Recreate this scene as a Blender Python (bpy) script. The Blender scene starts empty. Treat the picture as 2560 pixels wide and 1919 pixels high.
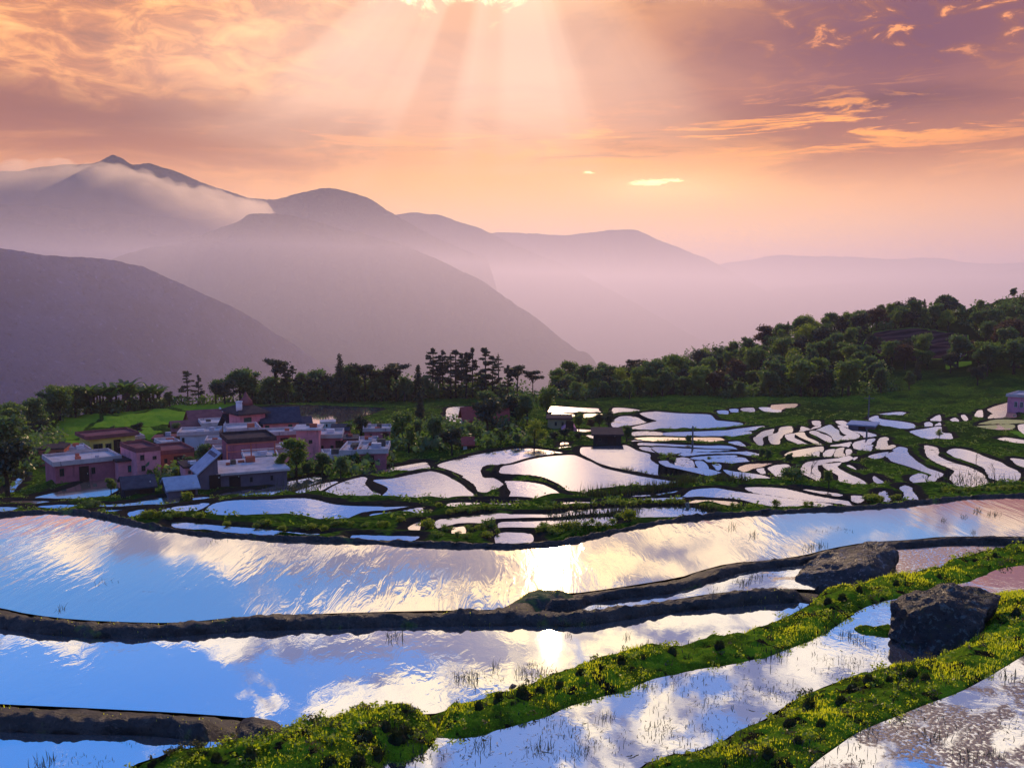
import bpy, bmesh, math, random
import numpy as np
from mathutils import Vector, Matrix, noise as mnoise
from mathutils.bvhtree import BVHTree
R = math.radians
SC = bpy.context.scene
COL = SC.collection
rng = np.random.default_rng(7)
rnd = random.Random(11)

# ---------------------------------------------------------------- camera model
W0, H0, F0 = 2560.0, 1919.0, 2217.0
HORIZON = 741.0
PITCH = math.atan((H0 / 2 - HORIZON) / F0)
CP, SP = math.cos(PITCH), math.sin(PITCH)
def ray(px, py):
    """direction of the line of sight through a point of the photograph (camera at the origin, looking along +Y)"""
    px = np.asarray(px, float); py = np.asarray(py, float)
    cx = (px - W0 / 2) / F0; cy = (H0 / 2 - py) / F0
    return np.stack([cx, CP + cy * SP, -SP + cy * CP], -1)
def on_level(px, py, z):
    d = ray(px, py)
    k = z / np.minimum(d[..., 2], -1e-4)
    return d * k[..., None]
def at_dist(px, py, dist):
    d = ray(px, py)
    h = np.hypot(d[..., 0], d[..., 1])
    return d * (np.asarray(dist) / h)[..., None]

# ---------------------------------------------------------------- numpy noise
def _hash(ix, iy, seed):
    n = (ix.astype(np.int64) * 374761393 + iy.astype(np.int64) * 668265263 + seed * 1274126177) & 0xffffffff
    n = ((n ^ (n >> 13)) * 1274126177) & 0xffffffff
    n = (n ^ (n >> 16)) & 0xffffffff
    return n.astype(np.float64) / 4294967295.0 * 2 - 1
def vnoise(x, y, seed=0):
    x0 = np.floor(x); y0 = np.floor(y)
    fx = x - x0; fy = y - y0
    fx = fx * fx * fx * (fx * (fx * 6 - 15) + 10); fy = fy * fy * fy * (fy * (fy * 6 - 15) + 10)
    a = _hash(x0, y0, seed); b = _hash(x0 + 1, y0, seed); c = _hash(x0, y0 + 1, seed); d = _hash(x0 + 1, y0 + 1, seed)
    return (a * (1 - fx) + b * fx) * (1 - fy) + (c * (1 - fx) + d * fx) * fy
def fbm(x, y, oct=4, seed=0, gain=0.5):
    s = 0; a = 1.0; t = 0
    for i in range(oct):
        s = s + a * vnoise(x * 2 ** i + 17.3 * i, y * 2 ** i - 9.1 * i, seed + i); t += a; a *= gain
    return s / t
def sstep(a, b, x):
    t = np.clip((x - a) / (b - a), 0, 1)
    return t * t * (3 - 2 * t)

# ---------------------------------------------------------------- scene helpers
def tag(o, label=None, cat=None, group=None, kind=None):
    if label: o['label'] = label
    if cat: o['category'] = cat
    if group: o['group'] = group
    if kind: o['kind'] = kind
    return o
def mesh_obj(name, verts, faces, mat=None, parent=None, smooth=True):
    me = bpy.data.meshes.new(name)
    if isinstance(verts, np.ndarray): verts = verts.tolist()
    if isinstance(faces, np.ndarray): faces = faces.tolist()
    me.from_pydata(verts, [], faces)
    if smooth: me.shade_smooth()
    me.update()
    o = bpy.data.objects.new(name, me); COL.objects.link(o)
    for m in (mat if isinstance(mat, (list, tuple)) else [mat]):
        if m: me.materials.append(m)
    if parent: o.parent = parent
    return o
def empty(name, loc=(0, 0, 0), rz=0.0):
    o = bpy.data.objects.new(name, None); COL.objects.link(o)
    o.location = loc; o.rotation_euler = (0, 0, rz); o.empty_display_size = 0.2
    return o
def kids(o): return [c for c in bpy.data.objects if c.parent == o]
def copy_tree(root, children, loc, rz, scale, label=None):
    r = root.copy(); COL.objects.link(r)
    r.location = loc; r.rotation_euler = (0, 0, rz); r.scale = scale
    if label: r['label'] = label
    for c in children:
        d = c.copy(); COL.objects.link(d); d.parent = r
    return r
class MB:
    """collects boxes, tubes and sheets into one mesh"""
    def __init__(s): s.v = []; s.f = []
    def add(s, vs, fs):
        b = len(s.v); s.v += [tuple(p) for p in vs]; s.f += [tuple(b + i for i in f) for f in fs]; return s
    def box(s, x0, x1, y0, y1, z0, z1):
        return s.add([(x0,y0,z0),(x1,y0,z0),(x1,y1,z0),(x0,y1,z0),(x0,y0,z1),(x1,y0,z1),(x1,y1,z1),(x0,y1,z1)],
                     [(0,3,2,1),(4,5,6,7),(0,1,5,4),(1,2,6,5),(2,3,7,6),(3,0,4,7)])
    def tube(s, pts, rad, n=7):
        pts = [Vector(p) for p in pts]
        if not isinstance(rad, (list, tuple)): rad = [rad] * len(pts)
        b = []
        for i, p in enumerate(pts):
            t = (pts[min(i + 1, len(pts) - 1)] - pts[max(i - 1, 0)]).normalized()
            a = t.orthogonal().normalized() if i == 0 else (a - t * a.dot(t)).normalized()
            c = t.cross(a)
            for k in range(n):
                q = 2 * math.pi * k / n
                b.append(p + (a * math.cos(q) + c * math.sin(q)) * rad[i])
        f = []
        for i in range(len(pts) - 1):
            for k in range(n):
                f.append((i*n+k, i*n+(k+1)%n, (i+1)*n+(k+1)%n, (i+1)*n+k))
        f.append(tuple(range(n))[::-1]); f.append(tuple((len(pts)-1)*n+k for k in range(n)))
        return s.add(b, f)
    def build(s, name, mat, parent=None, smooth=False):
        return mesh_obj(name, s.v, s.f, mat, parent, smooth)

# ---------------------------------------------------------------- node helpers
class N:
    def __init__(s, nt, sock): s.nt = nt; s.s = sock
    def __add__(a, b): return mth(a.nt, 'ADD', a, b)
    __radd__ = __add__
    def __sub__(a, b): return mth(a.nt, 'SUBTRACT', a, b)
    def __rsub__(a, b): return mth(a.nt, 'SUBTRACT', b, a)
    def __mul__(a, b): return mth(a.nt, 'MULTIPLY', a, b)
    __rmul__ = __mul__
    def __truediv__(a, b): return mth(a.nt, 'DIVIDE', a, b)
    def __rtruediv__(a, b): return mth(a.nt, 'DIVIDE', b, a)
def put(nt, sock, v):
    if isinstance(v, N): nt.links.new(v.s, sock)
    elif isinstance(v, (tuple, list)):
        if sock.type == 'RGBA' and len(v) == 3: v = tuple(v) + (1,)
        sock.default_value = v
    else: sock.default_value = v
def node(nt, typ, out=0, props=None, **ins):
    n = nt.nodes.new(typ)
    for k, v in (props or {}).items(): setattr(n, k, v)
    for k, v in ins.items():
        put(nt, n.inputs[int(k[1:])] if k[0] == '_' and k[1:].isdigit() else n.inputs[k.replace('_', ' ')], v)
    return N(nt, n.outputs[out])
def mth(nt, op, a, b=None, c=None, clamp=False):
    n = nt.nodes.new('ShaderNodeMath'); n.operation = op; n.use_clamp = clamp
    put(nt, n.inputs[0], a)
    if b is not None: put(nt, n.inputs[1], b)
    if c is not None: put(nt, n.inputs[2], c)
    return N(nt, n.outputs[0])
def smooth(nt, x, a, b, o0=0.0, o1=1.0):
    n = nt.nodes.new('ShaderNodeMapRange'); n.interpolation_type = 'SMOOTHSTEP'
    put(nt, n.inputs[0], x); n.inputs[1].default_value = a; n.inputs[2].default_value = b
    n.inputs[3].default_value = o0; n.inputs[4].default_value = o1
    return N(nt, n.outputs[0])
def mix(nt, f, a, b, mode='MIX'):
    n = nt.nodes.new('ShaderNodeMix'); n.data_type = 'RGBA'; n.blend_type = mode; n.clamp_factor = True
    put(nt, n.inputs[0], f); put(nt, n.inputs[6], a); put(nt, n.inputs[7], b)
    return N(nt, n.outputs[2])
def noise(nt, vec, scale, detail=4, rough=0.55, dist=0.0, out=0, dims='3D', w=None):
    n = nt.nodes.new('ShaderNodeTexNoise'); n.noise_dimensions = dims
    if vec is not None: put(nt, n.inputs['Vector'], vec)
    if w is not None: put(nt, n.inputs['W'], w)
    n.inputs['Scale'].default_value = scale; n.inputs['Detail'].default_value = detail
    n.inputs['Roughness'].default_value = rough; n.inputs['Distortion'].default_value = dist
    return N(nt, n.outputs[out])
def xyz(nt, x, y, z=0.0): return node(nt, 'ShaderNodeCombineXYZ', _0=x, _1=y, _2=z)
def mapping(nt, vec, scale=(1, 1, 1), rot=(0, 0, 0), loc=(0, 0, 0)):
    return node(nt, 'ShaderNodeMapping', Vector=vec, Scale=scale, Rotation=rot, Location=loc)
def ramp(nt, f, stops, interp='LINEAR'):
    n = nt.nodes.new('ShaderNodeValToRGB'); r = n.color_ramp; r.interpolation = interp
    while len(r.elements) < len(stops): r.elements.new(0.5)
    for e, (p, c) in zip(r.elements, stops): e.position = p; e.color = tuple(c) + (1,) if len(c) == 3 else c
    put(nt, n.inputs[0], f)
    return N(nt, n.outputs[0])
def new_mat(name):
    m = bpy.data.materials.new(name); m.use_nodes = True; nt = m.node_tree
    nt.nodes.clear()
    out = nt.nodes.new('ShaderNodeOutputMaterial')
    return m, nt, out
def objco(nt): return node(nt, 'ShaderNodeTexCoord', out=3)
def geopos(nt): return node(nt, 'ShaderNodeNewGeometry', out=0)
def bump(nt, h, dist, strength=1.0, normal=None):
    n = nt.nodes.new('ShaderNodeBump'); put(nt, n.inputs['Height'], h)
    n.inputs['Distance'].default_value = dist; n.inputs['Strength'].default_value = strength
    if normal is not None: put(nt, n.inputs['Normal'], normal)
    return N(nt, n.outputs[0])
def principled(nt, out, color, rough=0.8, normal=None, spec=0.3, metallic=0.0, **kw):
    n = nt.nodes.new('ShaderNodeBsdfPrincipled')
    put(nt, n.inputs['Base Color'], color); put(nt, n.inputs['Roughness'], rough)
    put(nt, n.inputs['Specular IOR Level'], spec); put(nt, n.inputs['Metallic'], metallic)
    if normal is not None: put(nt, n.inputs['Normal'], normal)
    if out is not None: nt.links.new(n.outputs[0], out.inputs[0])
    return N(nt, n.outputs[0])

# ---------------------------------------------------------------- materials
def matte(nt, out, color, normal=None, gl=0.0, grough=0.4):
    n = nt.nodes.new('ShaderNodeBsdfDiffuse'); put(nt, n.inputs['Color'], color); n.inputs['Roughness'].default_value = 0.6
    if normal is not None: put(nt, n.inputs['Normal'], normal)
    sh = N(nt, n.outputs[0])
    if gl:
        g = nt.nodes.new('ShaderNodeBsdfGlossy'); put(nt, g.inputs['Roughness'], grough); g.inputs['Color'].default_value = (.8, .8, .85, 1)
        if normal is not None: put(nt, g.inputs['Normal'], normal)
        sh = node(nt, 'ShaderNodeMixShader', _0=gl, _1=sh, _2=N(nt, g.outputs[0]))
    nt.links.new(sh.s, out.inputs[0])
    return sh
def mat_water(name, tilt=0.0, rough=0.02, ripple=0.006, rscale=3.0, stretch=(1, 1, 1), rrot=0.0, weed=0.0, wscale=1.0,
              mud=0.0, mudcol=(0.30, 0.17, 0.15), mudscale=0.3, calm=0.5, diff=(0.30, 0.25, 0.27), gloss=(0.90, 0.94, 1.0), gf=0.92):
    m, nt, out = new_mat(name)
    p = geopos(nt)
    nrm = None
    if tilt:
        # shading normals tipped south, so the water mirrors sky from higher up
        nrm = node(nt, 'ShaderNodeVectorMath', props={'operation': 'NORMALIZE'}, _0=node(
            nt, 'ShaderNodeVectorMath', props={'operation': 'ADD'}, _0=node(nt, 'ShaderNodeNewGeometry', out=1), _1=(0, -tilt, 0)))
    pp = mapping(nt, p, scale=stretch, rot=(0, 0, rrot))
    h = noise(nt, pp, rscale, 3, 0.55, 0.6)
    patch = smooth(nt, noise(nt, p, 0.12, 2, 0.5), calm - 0.12, calm + 0.16, 0.12, 1.0)
    b = bump(nt, h * patch, ripple, 1.0, nrm)
    g = node(nt, 'ShaderNodeBsdfGlossy', Color=gloss, Roughness=rough, Normal=b)
    dcol = diff
    d = node(nt, 'ShaderNodeBsdfDiffuse', Color=dcol)
    sh = node(nt, 'ShaderNodeMixShader', _0=gf, _1=d, _2=g)
    if mud:
        mk = noise(nt, p, mudscale, 6, 0.62, 0.8)
        mk = smooth(nt, mk, 1.0 - mud - 0.03, 1.0 - mud + 0.03)
        fine = noise(nt, p, 14.0, 3, 0.6)
        mk2 = mth(nt, 'MULTIPLY', mk, smooth(nt, fine, 0.36, 0.5))
        mc = mix(nt, noise(nt, p, 5.0, 3), tuple(c * 0.6 for c in mudcol), mudcol)
        md = principled(nt, None, mc, 0.55, bump(nt, fine, 0.02), 0.4)
        sh = node(nt, 'ShaderNodeMixShader', _0=mk2, _1=sh, _2=md)
    if weed:
        wk = noise(nt, p, wscale, 5, 0.72, 1.2)
        wk = smooth(nt, wk, 1.0 - weed, 1.0 - weed + 0.03)
        wd = node(nt, 'ShaderNodeBsdfDiffuse', Color=(0.03, 0.035, 0.015, 1))
        sh = node(nt, 'ShaderNodeMixShader', _0=wk, _1=sh, _2=wd)
    nt.links.new(sh.s, out.inputs[0])
    return m
def mat_leaf(name, c0, c1, trans=0.35, tcol=None, scale=0.6):
    m, nt, out = new_mat(name)
    isl = node(nt, 'ShaderNodeNewGeometry', out=8)
    big = noise(nt, geopos(nt), scale, 2)
    f = mth(nt, 'ADD', isl * 0.6, smooth(nt, big, 0.35, 0.65) * 0.4)
    c = mix(nt, f, c0, c1)
    d = node(nt, 'ShaderNodeBsdfDiffuse', Color=c)
    tc = mix(nt, f, tuple(x * 1.3 for x in (tcol or c0)), tcol or c1)
    t = node(nt, 'ShaderNodeBsdfTranslucent', Color=tc)
    sh = node(nt, 'ShaderNodeMixShader', _0=trans, _1=d, _2=t)
    g = node(nt, 'ShaderNodeBsdfGlossy', Color=(0.8, 0.8, 0.8, 1), Roughness=0.45)
    sh = node(nt, 'ShaderNodeMixShader', _0=0.04, _1=sh, _2=g)
    nt.links.new(sh.s, out.inputs[0])
    return m
def mat_simple(name, c0, c1=None, rough=0.8, scale=3.0, bmp=0.0, spec=0.25, detail=5, bscale=None):
    m, nt, out = new_mat(name)
    p = geopos(nt)
    n1 = noise(nt, p, scale, detail, 0.6)
    c = mix(nt, smooth(nt, n1, 0.3, 0.7), c0, c1 or tuple(x * 0.7 for x in c0))
    nb = bump(nt, noise(nt, p, bscale or scale * 4, 4, 0.6), bmp) if bmp else None
    matte(nt, out, c, nb, max(0.0, spec - 0.2) * 0.3, rough)
    return m
def mat_mudbank(name, moss=0.0, wet=0.28):
    m, nt, out = new_mat(name)
    p = geopos(nt)
    n1 = noise(nt, p, 2.2, 6, 0.65); n2 = noise(nt, p, 14, 4, 0.6)
    c = mix(nt, smooth(nt, n1, 0.35, 0.65), (0.005, 0.004, 0.005), (0.038, 0.027, 0.026))
    c = mix(nt, smooth(nt, noise(nt, p, 6.5, 5, 0.7, 1.0), 0.54, 0.66), c, (0.060, 0.046, 0.044))
    c = mix(nt, smooth(nt, n2, 0.46, 0.34), c, (0.003, 0.002, 0.003))
    if moss:
        k = smooth(nt, noise(nt, p, 0.7, 5, 0.65), 0.62 - moss * 0.3, 0.72 - moss * 0.3)
        c = mix(nt, k, c, mix(nt, n2, (0.03, 0.055, 0.008), (0.09, 0.14, 0.012)))
    rg = smooth(nt, n1, 0.3, 0.7, wet + .1, wet + 0.45)
    matte(nt, out, c, bump(nt, n1 * 0.7 + n2 * 0.45 + noise(nt, p, 5.0, 6, 0.7, 1.5) * 0.6, 0.11), 0.05, rg)
    return m
def mat_moss(name):
    m, nt, out = new_mat(name)
    p = geopos(nt)
    n1 = noise(nt, p, 1.3, 5, 0.6); n2 = noise(nt, p, 22, 4, 0.65)
    c = mix(nt, smooth(nt, n1, 0.35, 0.62), (0.06, 0.09, 0.008), (0.17, 0.26, 0.014))
    c = mix(nt, smooth(nt, n2, 0.5, 0.75), c, (0.26, 0.38, 0.02))
    c = mix(nt, smooth(nt, noise(nt, p, 1.9, 5, 0.65), 0.54, 0.62), c, (0.022, 0.016, 0.010))
    matte(nt, out, c, bump(nt, n2, 0.05))
    return m
def mat_terrain(name):
    m, nt, out = new_mat(name)
    p = geopos(nt)
    n1 = noise(nt, p, 0.045, 5, 0.6); n2 = noise(nt, p, 0.5, 5, 0.6); n3 = noise(nt, p, 3.0, 4, 0.65)
    g = mix(nt, smooth(nt, n1 * 0.6 + noise(nt, p, 0.32, 4, 0.6) * 0.4, 0.42, 0.60), (0.032, 0.064, 0.009), (0.135, 0.220, 0.014))
    g = mix(nt, smooth(nt, n3, 0.35, 0.7), (0.024, 0.042, 0.009), g)
    mudc = mix(nt, n3, (0.016, 0.013, 0.013), (0.045, 0.035, 0.028))
    at = node(nt, 'ShaderNodeAttribute', out=2, props={'attribute_name': 'grassy'})
    k = smooth(nt, at + (n2 - 0.5) * 0.9, 0.40, 0.56)
    c = mix(nt, k, mudc, g)
    # fields: 1 rice seedlings, 2 ploughed red earth
    fl = node(nt, 'ShaderNodeAttribute', out=2, props={'attribute_name': 'field'})
    c = mix(nt, smooth(nt, fl, 0.3, 0.6), c, mix(nt, n2, (0.13, 0.23, 0.018), (0.20, 0.32, 0.025)))
    sp = node(nt, 'ShaderNodeSeparateXYZ', Vector=p)
    fur = mth(nt, 'SINE', N(nt, sp.s.node.outputs[1]) * 1.6 + n2 * 3.0)
    c = mix(nt, smooth(nt, fl, 1.3, 1.6), c, mix(nt, smooth(nt, fur, -0.3, 0.5), (0.035, 0.014, 0.016), (0.09, 0.045, 0.045)))
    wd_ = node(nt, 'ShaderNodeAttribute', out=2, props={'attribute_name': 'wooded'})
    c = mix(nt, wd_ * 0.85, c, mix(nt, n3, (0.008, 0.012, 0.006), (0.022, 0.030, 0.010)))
    matte(nt, out, c, bump(nt, n3 + n2 * 2.0, 0.12))
    return m
def mat_hill(name, c0=(0.035, 0.045, 0.03), c1=(0.075, 0.08, 0.05), sc=0.012):
    m, nt, out = new_mat(name)
    p = geopos(nt)
    n1 = noise(nt, p, sc, 6, 0.65); n2 = noise(nt, p, sc * 9, 5, 0.65)
    c = mix(nt, smooth(nt, n1, 0.35, 0.65), c0, c1)
    c = mix(nt, smooth(nt, n2, 0.58, 0.72), c, tuple(x * 1.9 for x in c1))
    c = mix(nt, smooth(nt, n2, 0.45, 0.3), c, tuple(x * 0.5 for x in c0))
    matte(nt, out, c, bump(nt, n2, 6.0))
    return m

def leaves0(clumps, n, size, seed, flat=0.35):
    """many small leaf sprays through the volume of a set of ellipsoids"""
    r = np.random.default_rng(seed)
    vol = np.array([a * b * c for _, (a, b, c) in clumps]) ** 0.75; pr = vol / vol.sum()
    k = r.choice(len(clumps), n, p=pr)
    C = np.array([c for c, _ in clumps])[k]; A = np.array([a for _, a in clumps])[k]
    u = r.normal(size=(n, 3)); u /= np.linalg.norm(u, axis=1)[:, None]
    rad = r.random(n) ** 0.38
    P = C + u * A * rad[:, None] * (1 + 0.22 * r.normal(size=(n, 1)))
    nn = u * 0.7 + r.normal(size=(n, 3)) * 0.8; nn[:, 2] += flat; nn /= np.linalg.norm(nn, axis=1)[:, None]
    t = np.cross(nn, r.normal(size=(n, 3))); t /= np.linalg.norm(t, axis=1)[:, None] + 1e-9
    b = np.cross(nn, t)
    s = (size * (0.5 + r.random(n) * 0.9))[:, None]
    V = np.stack([P - t * s * .5, P + b * s * .33, P + t * s * .6, P - b * s * .33], 1).reshape(-1, 3)
    return V, np.arange(n * 4).reshape(-1, 4)
# ---------------------------------------------------------------- lie of the land: drop below the camera along bearings (photo column -> [(distance, drop)])
NEAR = [(0, 1.7), (4, 3.6), (9, 6.4), (13, 7.2), (16, 7.9), (20, 8.6), (26, 9.4)]
FAR = [(700, 210), (1300, 340), (2500, 350), (12000, 350)]
PROFILE = [
 (-400, [(39, 9.8), (52, 12), (65, 14.6), (90, 18.6), (100, 19.8), (118, 21.2), (145, 22.8), (170, 23.4), (185, 25), (240, 44), (400, 110)]),
 (100, [(39, 9.8), (52, 12), (65, 14.6), (90, 18.6), (100, 19.8), (118, 21.2), (145, 22.8), (170, 22.9), (185, 22.4), (200, 24), (240, 40), (400, 110)]),
 (500, [(36, 9.8), (45, 11.55), (55, 13.1), (66, 14.9), (86, 17.8), (108, 19.9), (130, 21), (150, 21.6), (175, 22), (195, 22.8), (210, 24.5), (250, 42), (400, 110)]),
 (850, [(35, 9.8), (42, 11), (50, 12.4), (62, 14.2), (78, 16.5), (90, 17.8), (105, 19.4), (130, 21), (150, 22.3), (180, 23.5), (200, 24.3), (216, 24.2), (232, 27), (270, 45), (400, 110)]),
 (1170, [(34, 9.8), (40, 10.8), (65, 14.9), (78, 16.1), (105, 17.85), (125, 19.7), (160, 22.3), (190, 23.9), (210, 24), (228, 26), (270, 45), (400, 110)]),
 (1500, [(36, 9.8), (44, 11), (68, 14.8), (85, 16.7), (105, 17.9), (130, 20.0), (160, 21.9), (190, 23.0), (215, 23.6), (235, 24), (255, 27), (300, 45), (420, 110)]),
 (1800, [(38, 9.8), (46, 11.2), (70, 14.4), (92, 16.6), (120, 18.7), (160, 20.9), (190, 22.2), (212, 23.0), (240, 22.0), (270, 20.2), (290, 22), (340, 45), (450, 110)]),
 (2000, [(39, 9.8), (47, 11.1), (70, 14.1), (94, 16.4), (125, 18.7), (165, 20.9), (195, 22.0), (210, 22.2), (255, 17.5), (300, 12.6), (320, 13), (370, 40), (480, 110)]),
 (2350, [(41, 9.8), (48, 11.0), (70, 13.9), (95, 16.2), (130, 18.6), (170, 20.5), (200, 21.4), (250, 16.6), (310, 7.6), (335, 6), (360, 8), (410, 40), (520, 120)]),
 (2560, [(43, 9.8), (50, 11.0), (70, 13.6), (95, 15.8), (130, 18.0), (170, 19.6), (200, 20.0), (250, 15.2), (310, 6.2), (350, 1.0), (375, 1.2), (430, 30), (540, 120)]),
 (3000, [(43, 9.8), (50, 11.0), (70, 13.3), (95, 15), (130, 16.6), (170, 17.6), (200, 17.0), (250, 11.5), (310, 4), (350, -4), (390, -6), (450, 20), (600, 120)]),
]
P_AZ = np.array([math.atan((x - W0 / 2) / F0) for x, _ in PROFILE])
P_D = np.concatenate([np.arange(0, 60, 0.5), np.arange(60, 460, 1.0), np.geomspace(460, 12000, 60)])
P_Z = np.array([np.interp(P_D, *zip(*(NEAR + t + FAR))) for _, t in PROFILE])
_k = np.ones(9) / 9
P_Z = np.array([np.concatenate([r[:4], np.convolve(r, _k, 'valid'), r[-4:]]) for r in P_Z])
def drop(az, d):
    az = np.asarray(az, float); d = np.asarray(d, float)
    az, d = np.broadcast_arrays(az, d)
    c = np.clip(np.interp(az, P_AZ, np.arange(len(P_AZ))), 0, len(P_AZ) - 1.001)
    i = np.floor(c).astype(int); f = c - i; f = f * f * (3 - 2 * f)
    j = np.clip(np.interp(d, P_D, np.arange(len(P_D))), 0, len(P_D) - 1.001); k = np.floor(j).astype(int); g = j - k
    z = lambda a: P_Z[a, k] * (1 - g) + P_Z[a, k + 1] * g
    return z(i) * (1 - f) + z(i + 1) * f
_D = np.geomspace(9, 440, 3000)
def on_land(px, py):
    """first point of the sight line through (px, py) that meets the smooth land"""
    r = ray(px, py); az = math.atan2(r[0], r[1]); t = -r[2] / math.hypot(r[0], r[1])
    hit = np.nonzero(drop(az, _D) <= t * _D)[0]
    d = _D[hit[0]] if len(hit) else 440.0
    return at_dist(px, py, d)

# ---------------------------------------------------------------- ponds, outlined on enlargements of the photograph
REG = {'A1': (1580, 990, 5.5275), 'A2': (1860, 990, 5.5275), 'A3': (2160, 960, 5.5275), 'A4': (1400, 1010, 5.5275),
       'B1': (900, 1180, 4.424), 'B2': (1360, 1180, 4.424), 'B3': (0, 1160, 4.424), 'B4': (450, 1160, 4.424),
       'C1': (0, 860, 3.456), 'C2': (560, 860, 3.456), 'C3': (1120, 860, 3.456),
       'D1': (0, 1240, 2.442), 'D2': (800, 1240, 2.442), 'D3': (1660, 1240, 2.442), 'S': (0, 0, 1.0)}
def trace(s):
    """'B4: x,y x,y ... | B1: x,y ...' -> points of the photograph"""
    out = []
    for seg in s.split('|'):
        k, pts = seg.split(':')
        x0, y0, sc = REG[k.strip()]
        for q in pts.split():
            x, y = q.split(','); out.append((x0 + float(x) / sc, y0 + float(y) / sc))
    return np.array(out)
PONDS = {}   # name -> (outline, level or None, rim height, material key, grassy)
def pond(name, s, mat='mid', level=None, rim=None, grassy=0.3): PONDS[name] = [trace(s), level, rim, mat, grassy]
BUND1_LOW = trace('S: -520,1330 -130,1303 -60,1296 0,1291 106,1283 197,1285 254,1293 348,1316 491,1338 696,1351 900,1357 1005,1363 1169,1370 1271,1371 1353,1368 1435,1356 1496,1342 1578,1324 1660,1307 1783,1294 1922,1284 2029,1279 2110,1275 2233,1267 2356,1254 2438,1245 2560,1242 2650,1241 2760,1240 3300,1236')
P5_NEAR = trace('S: -520,1490 -130,1505 -60,1510 0,1518 74,1535 197,1549 369,1556 463,1555 614,1539 900,1530 1005,1527 1250,1523 1267,1521 1291,1498 1340,1480 1422,1484 1537,1469 1700,1443 1742,1428 1824,1406 1922,1400 2012,1387 2070,1371 2168,1354 2274,1349 2356,1340 2479,1340 2560,1340 2650,1341 2760,1342 3300,1345')
BUND2_LOW = trace('S: -520,1540 -130,1556 -60,1562 0,1570 74,1582 156,1590 246,1596 344,1598 467,1588 614,1578 800,1572 900,1570 1046,1566 1250,1564 1394,1566 1455,1566 1537,1553 1660,1535 1783,1521 1906,1510 2029,1504')
BUND2_TOPR = trace('S: 1332,1527 1455,1533 1537,1523 1660,1502 1721,1492 1783,1482 1889,1473 1988,1471 2053,1478')
BUND3_LOW = trace('S: 1447,1523 1463,1512 1537,1498 1660,1487 1742,1469 1799,1449 1857,1430 1926,1420 1988,1416 2050,1408')
BUND5_TOP = trace('S: 3300,1272 2850,1322 2560,1363 2479,1375 2418,1392 2364,1412 2336,1428 2233,1441 2140,1462 2060,1480 2033,1504 2004,1527 1971,1549 1914,1564 1889,1580 1840,1594 1803,1596 1742,1611 1701,1617 1660,1628 1578,1635 1496,1650 1414,1674 1373,1703 1324,1723 1283,1731 1230,1735 1193,1760 1144,1768 1070,1787')
BUND5_LOW = trace('S: 3300,1318 2850,1370 2560,1412 2499,1420 2458,1437 2418,1455 2356,1465 2274,1490 2192,1506 2151,1523 2110,1551 2086,1568 2053,1588 1988,1617 1906,1643 1824,1662 1742,1672 1700,1682 1619,1699 1558,1727 1476,1748 1414,1768 1365,1793 1324,1801 1291,1811 1250,1821 1210,1834 1160,1846 1111,1844 1066,1842')
BUND4_TOP = trace('S: -520,1735 -130,1750 0,1759 164,1766 287,1772 442,1780 573,1789 655,1797 692,1813')
BUND4_LOW = trace('S: -520,1806 -130,1822 0,1828 123,1833 213,1836 328,1836 410,1842 491,1850 567,1856')
BUND6_TOP = trace('S: 1540,1950 1599,1919 1619,1903 1668,1895 1742,1877 1803,1854 1844,1826 1906,1801 1955,1768 2016,1735 2070,1711 2123,1695 2172,1682 2233,1674 2266,1658 2299,1654 2397,1625 2438,1580 2463,1527 2479,1490 2520,1477 2560,1486 2640,1480 2900,1452 3300,1405')
BUND6_LOW = trace('S: 1990,1955 2020,1925 2029,1912 2061,1887 2090,1867 2119,1846 2143,1830 2192,1809 2254,1785 2315,1760 2397,1731 2458,1699 2520,1662 2560,1637 2640,1600 2900,1530 3300,1450')
L0, L1, L2, L3, L4, L4B, L5 = -7.6, -7.2, -7.9, -8.4, -9.0, -8.95, -9.6
def poly(*parts): return np.concatenate(parts)
def fpond(name, pts, level, mat): PONDS[name] = [pts, level, -0.35, mat, 0.2]
fpond('P5', poly(BUND1_LOW, P5_NEAR[::-1]), L5, 'wide')
fpond('P4', poly(BUND3_LOW, trace('S: 2052,1474 1988,1471 1889,1473 1783,1482 1721,1492 1660,1502 1537,1523 1470,1532')), L4, 'weedy')
fpond('P4B', trace('S: 2150,1376 2246,1374 2373,1364 2540,1365 2520,1369 2418,1392 2364,1412 2336,1428 2233,1441 2170,1452'), L4B, 'pinkmud')
fpond('P3', poly(BUND2_LOW, BUND5_TOP[11:], trace('S: 997,1776 902,1783 841,1791 800,1797 729,1809 700,1830'), BUND4_TOP[::-1]), L3, 'near')
fpond('P0', poly(BUND4_LOW, trace('S: 524,1873 442,1883 393,1891 328,1912 285,1950 -520,2010')), L0, 'near')
fpond('P2', poly(BUND5_LOW, trace('S: 1066,1854 1029,1879 997,1891 964,1887 931,1912 905,1975 1500,1975'), BUND6_TOP), L2, 'sprigs')
fpond('P1', poly(BUND6_LOW[::-1], trace('S: 1960,2130 3300,2130')), L1, 'duckweed')

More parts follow.
